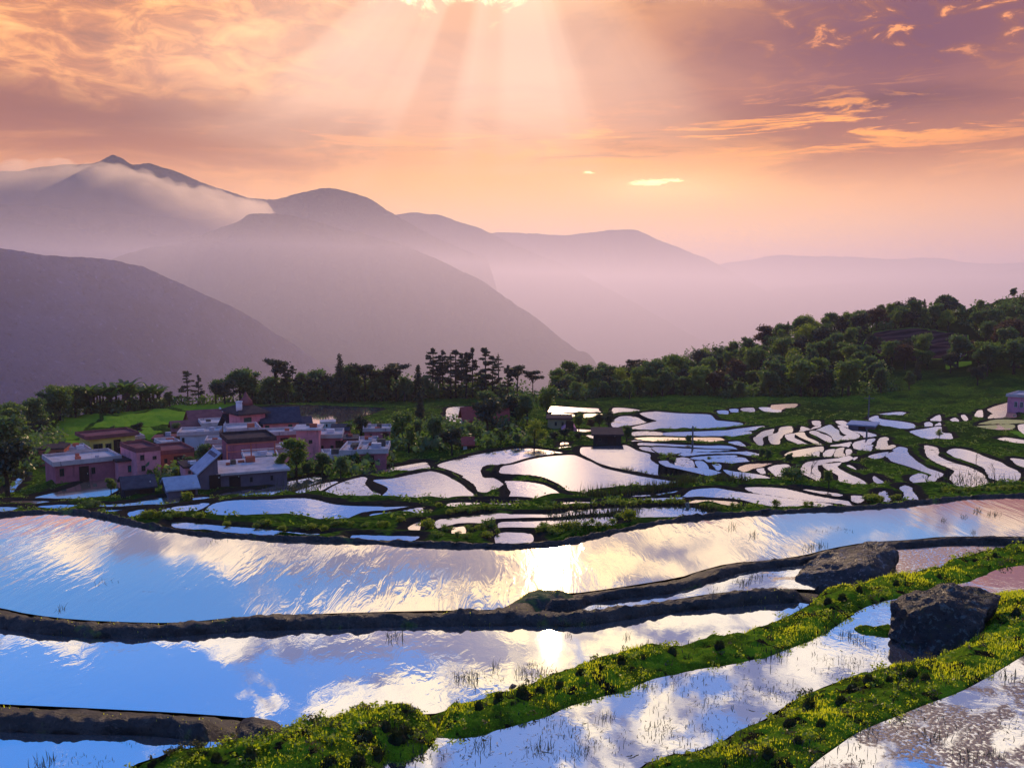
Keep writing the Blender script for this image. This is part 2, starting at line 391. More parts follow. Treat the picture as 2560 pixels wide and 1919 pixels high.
pond('M1', 'B4: 265,540 330,470 420,430 600,405 800,400 1000,398 1200,385 1400,385 1550,410 1700,450 1900,468 2212,475 | B1: 300,392 560,388 400,432 0,470 | B4: 2212,545 1900,575 1650,615 1480,640 1160,620 900,605 720,610 300,600', rim=.5)
pond('M2', 'B3: 1780,520 1950,475 2212,450 | B4: 200,440 318,440 280,490 235,550 170,595 40,590 | B3: 2150,590 1850,585')
pond('M3', 'B4: 445,340 780,285 840,295 950,270 1100,230 1200,200 1550,140 1560,190 1450,230 1250,305 1060,340 800,350 560,365 440,380', rim=.45)
pond('M4', 'B4: 1210,330 1300,300 1460,250 1580,220 1750,195 1680,235 1600,280 1500,335 1350,330')
pond('M5', 'C2: 835,1305 890,1265 970,1220 1080,1180 1200,1152 1230,1165 1210,1195 1230,1230 1280,1280 1345,1302 1290,1345 1215,1380 1080,1375 960,1350', 'weedfar', rim=.45)
pond('M6', 'C2: 1290,1180 1440,1168 1600,1135 1780,1103 1880,1125 2000,1185 2100,1255 2155,1310 2155,1332 1900,1340 1600,1370 1275,1382 1350,1335 1430,1255 1390,1200', rim=.6, grassy=.45)
pond('M7A', 'C2: 1215,1110 1330,1085 1500,1065 1740,1024 1765,1032 1600,1072 1330,1115 1290,1133 1210,1133', 'weedfar')
pond('M7B', 'C2: 1345,1125 1480,1095 1640,1065 1750,1045 1775,1055 1735,1080 1560,1105 1370,1138')
pond('M8', 'C2: 1855,1048 1960,1012 2200,970 | C3: 150,982 350,942 560,912 700,907 850,922 985,940 850,943 700,970 600,995 480,1040 440,1030 310,1032 272,1090 300,1155 390,1160 455,1195 505,1250 505,1295 480,1330 280,1326 272,1270 222,1190 120,1130 | C2: 2070,1120 1960,1075', rim=.6)
pond('M9', 'C3: 470,1062 560,1045 700,1005 850,978 1040,963 1120,972 1225,1018 1335,1073 1500,1113 1700,1153 1900,1183 2040,1202 1900,1215 1700,1245 1450,1290 1200,1310 1110,1315 1060,1268 960,1188 850,1138 700,1112 560,1102 450,1090', rim=.55)
pond('M10', 'C3: 500,1187 650,1192 800,1213 900,1253 975,1297 1005,1318 560,1330 535,1318 548,1270 515,1205', rim=.5)
pond('M11', 'A4: 300,608 460,600 850,575 930,584 1080,655 1240,695 1255,780 1360,840 1550,895 1800,945 2000,990 2211,1050 | A1: 1150,1150 1270,1172 | A4: 2100,1082 1900,1066 1700,1032 1400,992 1200,957 1000,922 800,877 620,838 500,768 380,700 300,655', rim=.5)
pond('M12', 'A1: 380,908 480,900 520,928 600,962 780,997 1000,1003 1200,1053 1450,1133 1590,1183 1440,1172 1200,1107 900,1027 600,960 450,930')
pond('M13', 'A1: 610,872 700,852 800,872 830,912 885,983 770,983 680,968 610,930', 'weedfar')
pond('M14', 'A1: 95,715 250,715 430,788 335,818 310,800 270,775 150,750')
pond('M15', 'A1: 270,715 500,715 800,735 1100,745 1400,750 1100,763 800,772 650,782 560,797 440,775 350,745')
pond('M16', 'A1: 90,655 300,660 600,675 900,690 1250,690 1400,710 1480,735 1100,728 800,708 400,688 100,671')
pond('M17', 'A1: 620,815 700,790 850,785 1100,785 1500,775 1600,770 1840,800 1500,803 1150,794 900,803 760,828')
pond('M18', 'A1: 820,860 950,840 1200,825 1450,825 1440,838 1100,853 950,877 870,888')
pond('M19', 'A1: 1000,880 1150,867 1450,852 1555,862 1600,900 1680,918 1300,927 1200,927 1100,932 1080,902')
pond('M20', 'A1: 880,907 970,907 1030,962 1065,998 960,983 910,942')
pond('M21', 'A1: 1120,942 1208,942 1238,970 1210,993 1160,978')
pond('M22', 'A1: 1265,1022 1400,1047 1700,1083 1850,1113 1955,1166 2040,1188 1850,1187 1790,1158 1700,1143 1650,1158 1500,1118 1350,1060')
pond('M23', 'A1: 1480,1000 1560,952 1800,937 1950,932 1800,960 1720,998 1650,1022 1560,1028', 'pinkfar')
pond('M24', 'A2: 185,1012 268,1002 280,1045 305,1068 240,1050')
pond('M25', 'A2: 340,1000 430,962 600,948 635,962 560,1010 503,1050 503,1078 540,1097 450,1078 400,1038')
pond('M26', 'A2: 785,1010 832,935 920,910 1100,885 1300,865 1450,830 1495,835 1400,878 1200,905 1040,925 1012,978 1020,1040 1075,1080 1040,1150 1050,1195 1000,1138 900,1088 815,1058', rim=.5, grassy=.6)
pond('M27', 'A2: 1085,950 1250,933 1335,923 1293,960 1322,1010 1450,1080 1600,1150 1695,1220 1678,1258 1600,1287 1485,1297 1405,1238 1325,1148 1283,1060 1150,980', rim=.5, grassy=.6)
pond('M28', 'A2: 1345,913 1480,868 1555,843 1502,900 1500,935 1420,927')
pond('M29', 'A2: 1400,958 1450,955 1550,1028 1500,1012')
pond('M30', 'A2: 1782,1107 1850,1145 1925,1198 1880,1190 1800,1140')
for i, s in enumerate([
 'A2: 145,580 185,543 270,493 415,460 388,500 300,530 243,575 258,640 238,670 182,638',
 'A2: 343,547 480,503 492,442 655,425 655,490 558,525 500,562 483,592 488,638 440,652 372,633 352,580',
 'A2: 575,543 688,523 690,580 760,612 860,662 935,700 850,708 820,680 720,622 600,572',
 'A2: 703,523 820,503 862,572 960,612 1060,662 1105,685 1040,688 1000,650 870,582 780,542',
 'A2: 790,422 860,442 900,452 840,480 740,503 720,508 790,467',
 'A2: 935,352 1042,352 1048,410 1010,440 960,473 905,480 950,437 1022,417 1028,397 960,372',
 'A2: 905,492 990,487 1060,522 1150,552 1190,582 1208,638 1180,638 1120,592 1020,532 930,502',
 'A2: 1005,470 1080,442 1188,403 1238,442 1298,482 1298,520 1328,550 1375,560 1320,598 1280,622 1240,580 1220,540 1160,502 1080,480',
 'A2: 1270,352 1370,348 1450,387 1620,482 1825,542 1825,568 1700,588 1660,540 1620,517 1480,452 1335,382',
 'A2: 1315,403 1360,422 1450,472 1585,540 1558,573 1440,588 1335,608 1380,570 1438,540 1418,512 1368,482',
 'A2: 1195,690 1300,672 1485,642 1430,688 1350,708 1260,718 1200,708',
 'A2: 565,800 700,762 900,722 1105,703 1078,740 980,768 900,828 800,848 760,868 700,878 690,842 620,830',
 'A2: 983,780 1048,768 1030,810 1028,857 943,857 943,820',
 'A2: 1122,770 1170,743 1248,738 1208,790 1188,842 1132,838 1103,800',
 'A2: 1272,742 1378,713 1352,770 1388,808 1262,847 1262,790',
 'A2: 1427,742 1468,742 1478,798 1422,798',
 'A2: 1505,662 1600,623 1815,592 1758,640 1658,680 1598,738 1543,767 1533,700',
 'A2: 1682,692 1775,683 1748,738 1692,743 1658,730']):
    pond('U%d' % i, s, 'warmfar' if i in (0, 1, 3, 7, 11, 14) else 'far', rim=.42, grassy=.6)
for i, s in enumerate([
 'A3: 175,868 232,743 335,743 302,800 318,850 240,912 203,907',
 'A3: 288,880 400,843 425,853 378,912 283,922',
 'A3: 65,1000 240,953 375,937 262,985 272,1020 352,1070 510,1128 440,1118 300,1078 200,1038',
 'A3: 315,980 425,932 402,912 490,873 595,893 582,930 640,1002 760,1092 900,1172 1085,1245 980,1318 962,1360 1005,1428 920,1452 842,1447 785,1390 868,1350 878,1290 935,1252 880,1202 740,1152 600,1102 460,1062 352,1022',
 'A3: 630,1300 760,1238 865,1270 838,1320 828,1357 740,1367 702,1340',
 'A3: 505,1430 560,1403 657,1440 678,1500 755,1570 515,1587 570,1500',
 'A3: 193,1502 318,1477 320,1520 385,1598 282,1608 252,1530',
 'A3: 845,853 1000,883 1028,920 1002,978 1050,1012 1150,1062 1300,1112 1450,1152 1598,1222 1695,1330 1695,1395 1400,1445 1252,1445 1250,1380 1192,1290 1258,1230 1238,1162 1100,1102 980,1042 862,960',
 'A3: 1155,930 1250,898 1400,913 1560,962 1640,1002 1760,1042 1900,1092 2000,1152 2145,1230 2105,1325 1800,1317 1703,1220 1642,1122 1400,1032 1250,982',
 'A3: 2025,1032 2260,1065 2260,1130 2120,1090',
 'A3: 645,660 850,622 1055,593 1058,640 1100,682 1195,692 1215,738 1000,728 850,747 780,708',
 'A3: 65,480 180,442 240,492 500,523 688,562 688,617 560,617 330,577 150,508',
 'A3: 222,421 480,392 565,392 470,428 300,424',
 'A3: 845,540 900,528 937,560 928,588 862,602 852,570',
 'A3: 932,490 1045,433 1048,500 980,518',
 'A3: 985,578 1057,533 1050,570',
 'A3: 1722,352 1850,303 2000,263 2038,282 2048,360 2105,438 1900,457 1705,467 1760,430 1798,400',
 'A3: 1543,420 1580,373 1618,367 1628,448 1562,443',
 'A3: 1202,475 1250,470 1300,505 1290,520',
 'A3: 1352,425 1380,430 1420,490 1410,500',
 'A3: 1560,545 1830,497 2260,512 2260,535 1900,550',
 'A3: 1560,587 2060,567 2050,605 1900,618 1700,600',
 'A3: 1850,735 1950,745 2260,792 2260,806 2000,775',
 'A3: 2142,572 2260,562 2260,690 2150,620']):
    pond('V%d' % i, s, {7: 'weedfar', 16: 'warmfar', 0: 'warmfar', 1: 'warmfar', 20: 'seedling', 21: 'seedling'}.get(i, 'far'), rim=.45, grassy=.62)
pond('W1', 'A4: 1110,132 1300,112 | A1: 300,218 600,243 830,253 1073,265 1158,338 1300,355 1530,386 1450,423 1100,442 700,462 200,475 0,481 | A4: 975,370 1002,327 1250,264 1337,240 1330,203 1200,160', 'far', rim=.5)
pond('W2', 'A4: 745,230 820,183 950,173 1150,203 1283,236 1150,267 980,307 860,298 760,325 725,290', 'weedfar')
for i, (s, m) in enumerate([('A4: -120,40 250,58 520,70 520,78 250,70 -120,66', 'far'), ('A4: -120,78 500,95 520,107 -120,104', 'far'), ('A4: 735,62 880,62 1095,92 930,99 735,90', 'far'),
     ('A4: 735,102 930,106 930,117 740,124', 'far'), ('A4: 340,145 580,145 580,164 340,168', 'pinkfar'), ('A4: -100,125 180,150 180,164 -100,158', 'pinkfar'),
     ('A4: 90,347 260,357 480,372 480,392 260,366', 'far'), ('A4: 370,430 480,440 700,440 480,454', 'far'),
     ('A1: 0,507 200,493 420,513 465,542 0,552', 'weedfar'), ('A1: 435,517 700,503 1000,493 1300,478 1500,453 1800,422 1838,415 1500,483 1000,503 700,528 480,538', 'far'),
     ('A1: 485,549 1000,518 1600,497 1645,501 1400,543 1000,549', 'far'), ('A1: 40,582 300,573 700,582 1200,582 1275,600 1100,613 700,604 300,608', 'pinkfar'),
     ('A1: 0,622 150,627 158,638 0,638', 'far'), ('A4: 0,542 118,542 60,568 0,572', 'far'), ('A4: 0,602 198,597 198,628 60,637 0,624', 'far'),
     ('A1: 1340,642 1480,633 1575,683 1450,658', 'far'), ('A2: 380,135 470,125 560,118 740,115 690,140 540,160 470,205 390,180', 'pinkfar'),
     ('A1: 1170,210 1320,208 1320,232 1200,228', 'far'), ('A1: 1350,190 1460,185 1460,215 1370,205', 'far'), ('A1: 1500,180 1680,170 1690,205 1560,200', 'weedfar'), ('A1: 1750,165 1900,165 1930,190 2060,205 2040,213 1850,195', 'far')]):
    pond('X%d' % i, s, m, rim=.35, grassy=.5)
for i, (s, m) in enumerate([('B1: 1180,318 1500,312 1800,318 1700,325 1200,328', 'mid'), ('B1: 945,360 1100,340 1400,346 1690,352 1620,365 1500,376 1200,378 1050,374', 'mid'),
     ('B1: 100,472 420,442 688,393 698,430 500,458 200,480', 'mid'), ('B1: 525,600 600,572 675,558 660,600 620,617', 'pinkfar'),
     ('B1: 835,560 860,533 1100,503 1400,473 1570,458 1700,472 2000,472 2212,463 | B2: 300,432 700,407 1100,402 1500,394 1700,411 1850,430 1400,458 1000,468 600,473 300,487 100,522 | B1: 1900,517 1600,527 1500,517 1350,547 1200,552 1000,567 900,597', 'mid'),
     ('B1: 1525,562 1760,552 2212,538 | B2: 350,522 778,503 778,538 500,548 200,543 50,562 | B1: 1950,577 1830,587 1700,577 1535,587', 'mid'),
     ('B1: 1015,625 1168,608 1168,652 1022,652', 'pinkfar'), ('B1: 1495,710 1600,668 1900,692 1900,737 1650,752 1500,742', 'mid'),
     ('B1: -100,698 300,710 675,719 500,732 200,716 -100,711', 'mid'), ('B4: -60,645 500,692 900,722 1300,762 2212,806 1800,797 1300,777 900,747 400,702 -60,659', 'mid'),
     ('A1: 710,1350 800,1313 950,1288 1150,1278 1300,1298 1500,1333 1750,1363 | A2: 230,1363 500,1403 900,1458 1240,1505 1040,1517 700,1512 540,1507 | A1: 1950,1490 1700,1447 1550,1417 1380,1367 1250,1362 1050,1347 850,1343', 'mid'),
     ('A1: 1555,1272 1700,1265 1900,1268 2100,1283 | A2: 600,1293 900,1363 1200,1423 1450,1458 1630,1480 1500,1487 1300,1462 900,1422 500,1367 250,1328 | A1: 1770,1327 1650,1290', 'mid'),
     ('A2: 765,1272 1000,1312 1365,1367 1365,1398 1200,1368 1000,1328', 'mid'), ('A2: 1475,1377 1645,1392 1655,1420 1620,1437 1500,1408', 'mid'),
     ('A2: 1855,1340 1985,1313 1962,1360 2035,1437 1943,1437 1902,1370', 'mid'), ('A1: 755,1441 900,1437 1450,1471 1495,1488 1200,1488 1000,1478', 'pinkfar'),
     ('A1: 1045,1371 1200,1377 1395,1409 1250,1408', 'mid'), ('A1: 325,1365 480,1342 645,1317 560,1348 400,1368', 'mid'), ('A1: 0,1386 265,1377 150,1394 0,1399', 'mid'),
     ('A1: 85,1420 500,1411 795,1397 500,1424', 'mid'), ('A4: 0,1366 600,1366 635,1379 200,1383', 'mid'),
     ('B3: 395,375 600,322 800,262 940,203 1050,173 1210,153 1260,153 1328,172 1338,240 1180,338 1170,387 800,392 500,382', 'warmfar'),
     ('B3: 115,415 200,410 500,417 675,430 500,443 250,450 135,438', 'warmfar'), ('B3: -80,487 100,480 235,491 100,508 -80,518', 'warmfar'), ('B3: 400,475 650,454 895,465 850,470 640,467', 'mid'),
     ('B3: 1085,460 1250,452 1500,432 1700,392 1975,367 1957,408 1750,428 1640,467 1400,492 1200,478', 'warmfar'), ('B3: 1095,490 1300,513 1500,501 1640,487 1500,508 1320,525', 'mid'),
     ('B3: 1405,543 1600,502 1580,520 1450,557', 'mid'), ('B4: 155,372 435,382 400,398 180,398', 'weedfar'),
     ('C2: 310,555 500,538 750,538 1050,552 1350,562 1250,598 1000,668 900,688 760,688 735,640 500,602 380,592', 'calm'), ('C2: 1950,620 2150,552 2175,580 2100,648 1980,678', 'weedfar'),
     ('C1: 62,1258 178,1152 190,1162 82,1287', 'far'), ('C3: 0,560 120,545 240,560 220,610 100,640 0,650', 'weedfar'), ('C3: 400,550 490,520 480,580 410,600', 'weedfar')]):
    pond('Y%d' % i, s, m, rim=.4 if i < 20 else .35, grassy=.62 if i < 21 else .3)

def chaikin(p, it=2):
    for _ in range(it):
        q = np.roll(p, -1, 0)
        p = np.stack([0.75 * p + 0.25 * q, 0.25 * p + 0.75 * q], 1).reshape(-1, 2)
    return p
def catmull(p, n=4):
    a, b, c, d = np.roll(p, 1, 0), p, np.roll(p, -1, 0), np.roll(p, -2, 0)
    out = []
    for k in range(n):
        t = k / n
        m0, m1 = (c - a) * .38, (d - b) * .38
        out.append((2*t**3-3*t*t+1)*b + (t**3-2*t*t+t)*m0 + (-2*t**3+3*t*t)*c + (t**3-t*t)*m1)
    return np.stack(out, 1).reshape(-1, 2)
def seg_sdf(pts, poly_):
    """signed distance (inside negative) of points to a closed outline"""
    x, y = pts[:, 0], pts[:, 1]
    best = np.full(len(pts), 1e18); inside = np.zeros(len(pts), bool)
    n = len(poly_)
    for i in range(n):
        ax, ay = poly_[i]; bx, by = poly_[(i + 1) % n]
        ex, ey = bx - ax, by - ay; L = ex * ex + ey * ey + 1e-12
        t = np.clip(((x - ax) * ex + (y - ay) * ey) / L, 0, 1)
        best = np.minimum(best, (x - ax - t * ex) ** 2 + (y - ay - t * ey) ** 2)
        if ay != by:
            inside ^= ((ay > y) != (by > y)) & (x < (bx - ax) * (y - ay) / (by - ay) + ax)
    return np.where(inside, -1, 1) * np.sqrt(best)
for k, pd in PONDS.items():
    pts = pd[0]
    if pd[1] is None:
        c = pts.mean(0); q = on_land(c[0], c[1])
        # the land at the middle of the pond, a little cut in
        pd[1] = float(q[2]) - 0.1
    if k[0] != 'P':
        # traced water is what shows above the near rim: let the pond run on a little under it
        e0 = np.roll(pts, -1, 0) - np.roll(pts, 1, 0)
        nrm_ = np.stack([e0[:, 1], -e0[:, 0]], 1) / (np.linalg.norm(e0, axis=1)[:, None] + 1e-6)
        ar_ = np.sum(pts[:, 0] * np.roll(pts[:, 1], -1) - np.roll(pts[:, 0], -1) * pts[:, 1])
        nrm_ = nrm_ * (1 if ar_ > 0 else -1)
        dd_ = np.median(np.hypot(*on_level(pts[:, 0], pts[:, 1], pd[1])[:, :2].T))
        pts = pts + nrm_ * np.stack([np.full(len(pts), 4.0), np.where(nrm_[:, 1] > 0, 0.17 * F0 / dd_ + 1.6, 1.8)], 1)
    P = on_level(pts[:, 0], pts[:, 1], pd[1])[:, :2]
    pd.append(catmull(P) if k[0] != 'P' else chaikin(P, 1))

# ---------------------------------------------------------------- terrain
rows = np.concatenate([np.linspace(1.2, 9, 10)[:-1], np.exp(np.arange(math.log(9), math.log(440), 0.0047)), np.geomspace(445, 9000, 48)])
NAZ = 1240
azs = np.linspace(R(-47), R(47), NAZ)
Dg, Ag = np.meshgrid(rows, azs, indexing='ij')
X = (Dg * np.sin(Ag)).ravel(); Y = (Dg * np.cos(Ag)).ravel()
D1 = Dg.ravel()
Zb = -drop(Ag.ravel(), D1)
nzs = fbm(X * 0.08, Y * 0.08, 4, 3) * np.clip((D1 - 40) / 100, 0, 1) * 1.1 + fbm(X * 0.9, Y * 0.9, 3, 5) * 0.10
hillm = sstep(215, 245, D1) * (1 - sstep(420, 600, D1))
# low grassy steps on the far hillside
Zt = np.floor(Zb / 2.4) * 2.4 + sstep(0.55, 1.0, Zb / 2.4 - np.floor(Zb / 2.4)) * 2.4
Zb = Zb * (1 - hillm * 0.6) + Zt * hillm * 0.6 + fbm(X * 0.02, Y * 0.02, 5, 21) * 3.5 * hillm
Zb += sstep(450, 900, D1) * fbm(X * 0.002, Y * 0.002, 5, 22) * 60
wsum = np.full(len(X), 0.0); zsum = np.zeros(len(X)); lift = np.zeros(len(X)); near = np.full(len(X), 1e9); grs = np.full(len(X), 0.72)
ins = np.zeros(len(X), bool); zin = np.zeros(len(X))
sn = fbm(X * 0.55, Y * 0.55, 3, 9)
R_ = 2.0 + 0.045 * D1
fore_k = lambda rim: rim is not None and rim < 0
for k, (pts, lev, rim, mk, gr, P) in sorted(PONDS.items(), key=lambda kv: -kv[1][1]):
    far = float(np.hypot(P[:, 0], P[:, 1]).max())
    m_ = 2.5 + 0.05 * far
    lo = P.min(0) - m_; hi = P.max(0) + m_
    idx = np.nonzero((X > lo[0]) & (X < hi[0]) & (Y > lo[1]) & (Y < hi[1]))[0]
    if not len(idx): continue
    s = np.concatenate([seg_sdf(np.stack([X[c], Y[c]], 1), P) for c in np.array_split(idx, max(1, len(idx) // 60000))])
    s = s + sn[idx] * np.where(fore_k(rim), 0.03, np.clip(0.0018 * D1[idx], 0.03, 0.2))
    fore = rim is not None and rim < 0
    w = np.where(s < R_[idx], 1.0 / np.maximum(s, 0.03) ** 2, 0) * (1 - sstep(0.6, 1.0, s / R_[idx]))
    wsum[idx] += w; zsum[idx] += w * lev
    nb = s < near[idx]
    h = -0.35 if fore else (0.14 if lev > -13.5 else 0.16)
    rw = 0.5 if fore else 0.4
    lift[idx] = np.where(nb, h if fore else h * sstep(-0.05, rw, s), lift[idx])
    grs[idx] = np.where(nb & (s < R_[idx]), min(gr, .36) + (0.30 if gr < .4 else .5) * sstep(0.25, 1.3, s), grs[idx])
    near[idx] = np.where(nb, s, near[idx])
    isin = (s < 0) & ~ins[idx]
    zin[idx] = np.where(isin, (lev - 0.35 + np.maximum(s, -0.9) * 0.4) if fore else lev + np.maximum(s + 0.06, -0.9) * 0.6, zin[idx])
    ins[idx] |= isin
wb = 1.0 / (R_ * 0.8) ** 2
Zg = (zsum + wb * Zb) / (wsum + wb) + np.where(near < 1e8, lift * (1 - 0.8 * sstep(0.5, 1.0, near / R_)), 0)
Zg += nzs * np.where(ins, 0, sstep(0.3, 6.0, near) * 0.9 + sstep(0.1, 1.0, near) * 0.06) * np.where(D1 < 36, 0.3, 1.0)
Zg += (fbm(X * 0.45, Y * 0.45, 3, 31) * 0.35) * sstep(0.5, 1.6, near) * (D1 > 40) * (D1 < 230) * (~ins)
Z = np.where(ins, zin, Zg)
field = np.zeros(len(X))
def paint_field(outline, val, smooth_z=True):
    q = np.array([on_land(x, y)[:2] for x, y in trace(outline)])
    lo = q.min(0) - 3; hi = q.max(0) + 3
    idx = np.nonzero((X > lo[0]) & (X < hi[0]) & (Y > lo[1]) & (Y < hi[1]))[0]
    if len(idx):
        s = seg_sdf(np.stack([X[idx], Y[idx]], 1), q)
        field[idx] = np.maximum(field[idx], val * (1 - sstep(-0.6, 0.2, s)))
    return q
FIELDS = [paint_field('C1: 470,640 880,600 880,660 760,735 700,800 440,850', 0.5), paint_field('C1: 900,590 1380,545 1900,505 2060,500 2060,560 1900,580 1400,562 1180,615 900,636', 0.5), paint_field('C1: 760,740 890,680 885,640 1180,622 1400,566 1920,583 1920,622 1600,652 1280,694 1000,714', 1.0),
          paint_field('C1: 400,850 600,830 850,770 950,740 900,800 700,860 480,880', 1.0),
          paint_field('C1: 1000,740 1300,700 1420,750 1300,790 1050,770', 1.0),
          paint_field('C1: 1400,535 1900,510 2000,520 1600,545', 1.0),
          paint_field('S: 2362,912 2430,908 2432,920 2362,926', 1.0), paint_field('S: 1815,965 1870,958 1880,980 1820,985', 1.0), paint_field('A3: 1950,640 2260,640 2260,720 2150,700', 1.0),
          paint_field('A3: 1640,490 1900,460 2260,450 2260,495 1840,485', 1.0)]
PLOUGH = paint_field('S: 2150,880 2180,846 2300,838 2420,848 2430,880 2400,905 2200,905', 2.0)
verts = np.stack([X, Y, Z], 1)
nr = len(rows)
ii = np.arange((nr - 1) * (NAZ - 1)); a = ii // (NAZ - 1) * NAZ + ii % (NAZ - 1)
quads = np.stack([a, a + 1, a + NAZ + 1, a + NAZ], 1)
me = bpy.data.meshes.new('terrain')
me.vertices.add(len(verts)); me.vertices.foreach_set('co', verts.ravel())
me.loops.add(len(quads) * 4); me.loops.foreach_set('vertex_index', quads.ravel().astype(np.int32))
me.polygons.add(len(quads)); me.polygons.foreach_set('loop_start', (np.arange(len(quads)) * 4).astype(np.int32))
me.update(calc_edges=True); me.shade_smooth()
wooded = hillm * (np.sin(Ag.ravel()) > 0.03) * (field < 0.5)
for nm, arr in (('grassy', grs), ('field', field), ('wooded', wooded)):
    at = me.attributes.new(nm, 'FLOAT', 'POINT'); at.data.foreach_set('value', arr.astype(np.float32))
terrain = bpy.data.objects.new('terrain', me); COL.objects.link(terrain)
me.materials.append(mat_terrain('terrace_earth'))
tag(terrain, 'terraced hillside of grass and mud banks between flooded paddies', 'terrain', kind='structure')
_rl = np.log(rows)
Zgrid = Z.reshape(nr, NAZ)
def ground_z(x, y):
    d = math.hypot(x, y); az = math.atan2(x, y)
    i = float(np.clip(np.interp(d, rows, np.arange(nr)), 0, nr - 1.001)); j = (az - azs[0]) / (azs[1] - azs[0])
    j = min(max(j, 0), NAZ - 1.001); i0, j0 = int(i), int(j); f, g = i - i0, j - j0
    q = Zgrid[i0:i0 + 2, j0:j0 + 2]
    return float((q[0, 0] * (1 - g) + q[0, 1] * g) * (1 - f) + (q[1, 0] * (1 - g) + q[1, 1] * g) * f)
def spot(px, py):
    """ground point seen at a point of the photograph: march the sight line to the finished terrain"""
    r = ray(px, py); r = r / math.hypot(r[0], r[1])
    az = math.atan2(r[0], r[1])
    j = int(round((az - azs[0]) / (azs[1] - azs[0])))
    zc = Zgrid[:, min(max(j, 0), NAZ - 1)]
    hit = np.nonzero((rows > 10) & (zc >= r[2] * rows))[0]
    d = rows[hit[0]] if len(hit) else 999.0
    if d > 400:                          # just over the edge: stand on the brow instead
        sel = np.nonzero((rows > 150) & (rows < 400))[0]; d = rows[sel[np.argmax(zc[sel] / rows[sel])]]
    return Vector((r[0] * d, r[1] * d, ground_z(r[0] * d, r[1] * d)))

WATER = dict(
 wide=mat_water('water_wide_pond', gloss=(1.0,.93,.84), tilt=0.045, rough=0.04, ripple=0.014, rscale=2.4, stretch=(1, 0.2, 1), rrot=R(24), mud=0.30, mudscale=0.16, mudcol=(0.42, 0.2, 0.17)),
 near=mat_water('water_near_pond', tilt=0.0, rough=0.015, ripple=0.004, rscale=3.0, stretch=(1, 0.6, 1)),
 sprigs=mat_water('water_sprig_pond', tilt=0.0, rough=0.02, ripple=0.004, rscale=3.5, weed=0.355, wscale=2.6, mud=0.33, mudscale=0.33),
 duckweed=mat_water('water_duckweed_pond', rough=0.02, ripple=0.003, rscale=4.0, mud=0.50, mudscale=0.5, mudcol=(0.17, 0.12, 0.12), weed=0.36, wscale=5),
 weedy=mat_water('water_weedy_pond', tilt=0.04, rough=0.03, ripple=0.006, weed=0.36, wscale=2.0, mud=0.42, mudscale=0.4, mudcol=(0.36, 0.22, 0.15)),
 pinkmud=mat_water('water_over_red_mud', tilt=0.04, rough=0.05, ripple=0.01, mud=0.60, mudscale=0.25, mudcol=(0.40, 0.20, 0.17)),
 mid=mat_water('water_middle_ponds', gloss=(.84,.76,.80), diff=(.42,.35,.38), gf=.86, tilt=0.180, rough=0.10, ripple=0.015, rscale=1.5),
 far=mat_water('water_far_ponds', gloss=(.84,.76,.80), diff=(.42,.35,.38), gf=.86, tilt=0.190, rough=0.12, ripple=0.02, rscale=1.2),
 warmfar=mat_water('water_warm_ponds', gloss=(.84,.76,.74), tilt=0.115, rough=0.09, ripple=0.015, rscale=1.2, diff=(0.45, 0.3, 0.22), gf=0.8),
 weedfar=mat_water('water_stubble_ponds', gloss=(.84,.76,.80), diff=(.42,.35,.38), gf=.86, tilt=0.150, rough=0.10, ripple=0.02, weed=0.42, wscale=0.9),
 pinkfar=mat_water('shallow_red_mud', tilt=0.05, rough=0.12, ripple=0.02, mud=0.62, mudscale=0.12, mudcol=(0.40, 0.24, 0.23)),
 seedling=mat_water('water_with_seedlings', tilt=0.08, rough=0.1, mud=0.62, mudscale=0.09, mudcol=(0.22, 0.32, 0.05)),
 calm=mat_water('water_village_pond', tilt=0.0, rough=0.03, ripple=0.01, rscale=1.5, stretch=(1, 0.3, 1)),
)
for k, (pts, lev, rim, mk, gr, P) in PONDS.items():
    n = len(P)
    o = mesh_obj('water', np.concatenate([P, np.full((n, 1), lev)], 1), [list(range(n))], WATER[mk], smooth=False)
    if o.data.polygons[0].normal.z < 0: o.data.flip_normals()
    tag(o, kind='structure')
# ---------------------------------------------------------------- foreground banks between the near ponds
def resample(p, n):
    p = np.asarray(p, float); s = np.concatenate([[0], np.cumsum(np.hypot(*np.diff(p[:, :2], axis=0).T))])
    t = np.linspace(0, s[-1], n)
    return np.stack([np.interp(t, s, p[:, i]) for i in range(p.shape[1])], 1)
def soft(p, k=7):
    w = np.hanning(k + 2)[1:-1]; w /= w.sum(); h = k // 2
    q = np.pad(p, ((h, h), (0, 0)), 'edge')
    q = np.stack([np.convolve(q[:, i], w, 'valid') for i in range(p.shape[1])], 1)
    q[0] = p[0]; q[-1] = p[-1]
    return q
MUD = mat_mudbank('wet_mud_bank', 0.12)
MUDM = mat_mudbank('mossy_mud_bank', 0.75, 0.4)
MOSS = mat_moss('moss_bank')
STEEP = [(0, -.6), (.015, 0.0), (.035, .5), (.06, .85), (.10, 1.0), (.17, .96), (.28, .62), (.5, .1), (.97, -.1), (1, -.5)]
BROAD = [(0, -.45), (.02, 0.02), (.07, .32), (.16, .62), (.30, .88), (.5, 1.0), (.7, .92), (.86, .55), (.97, .1), (1, -.4)]
SURF = []
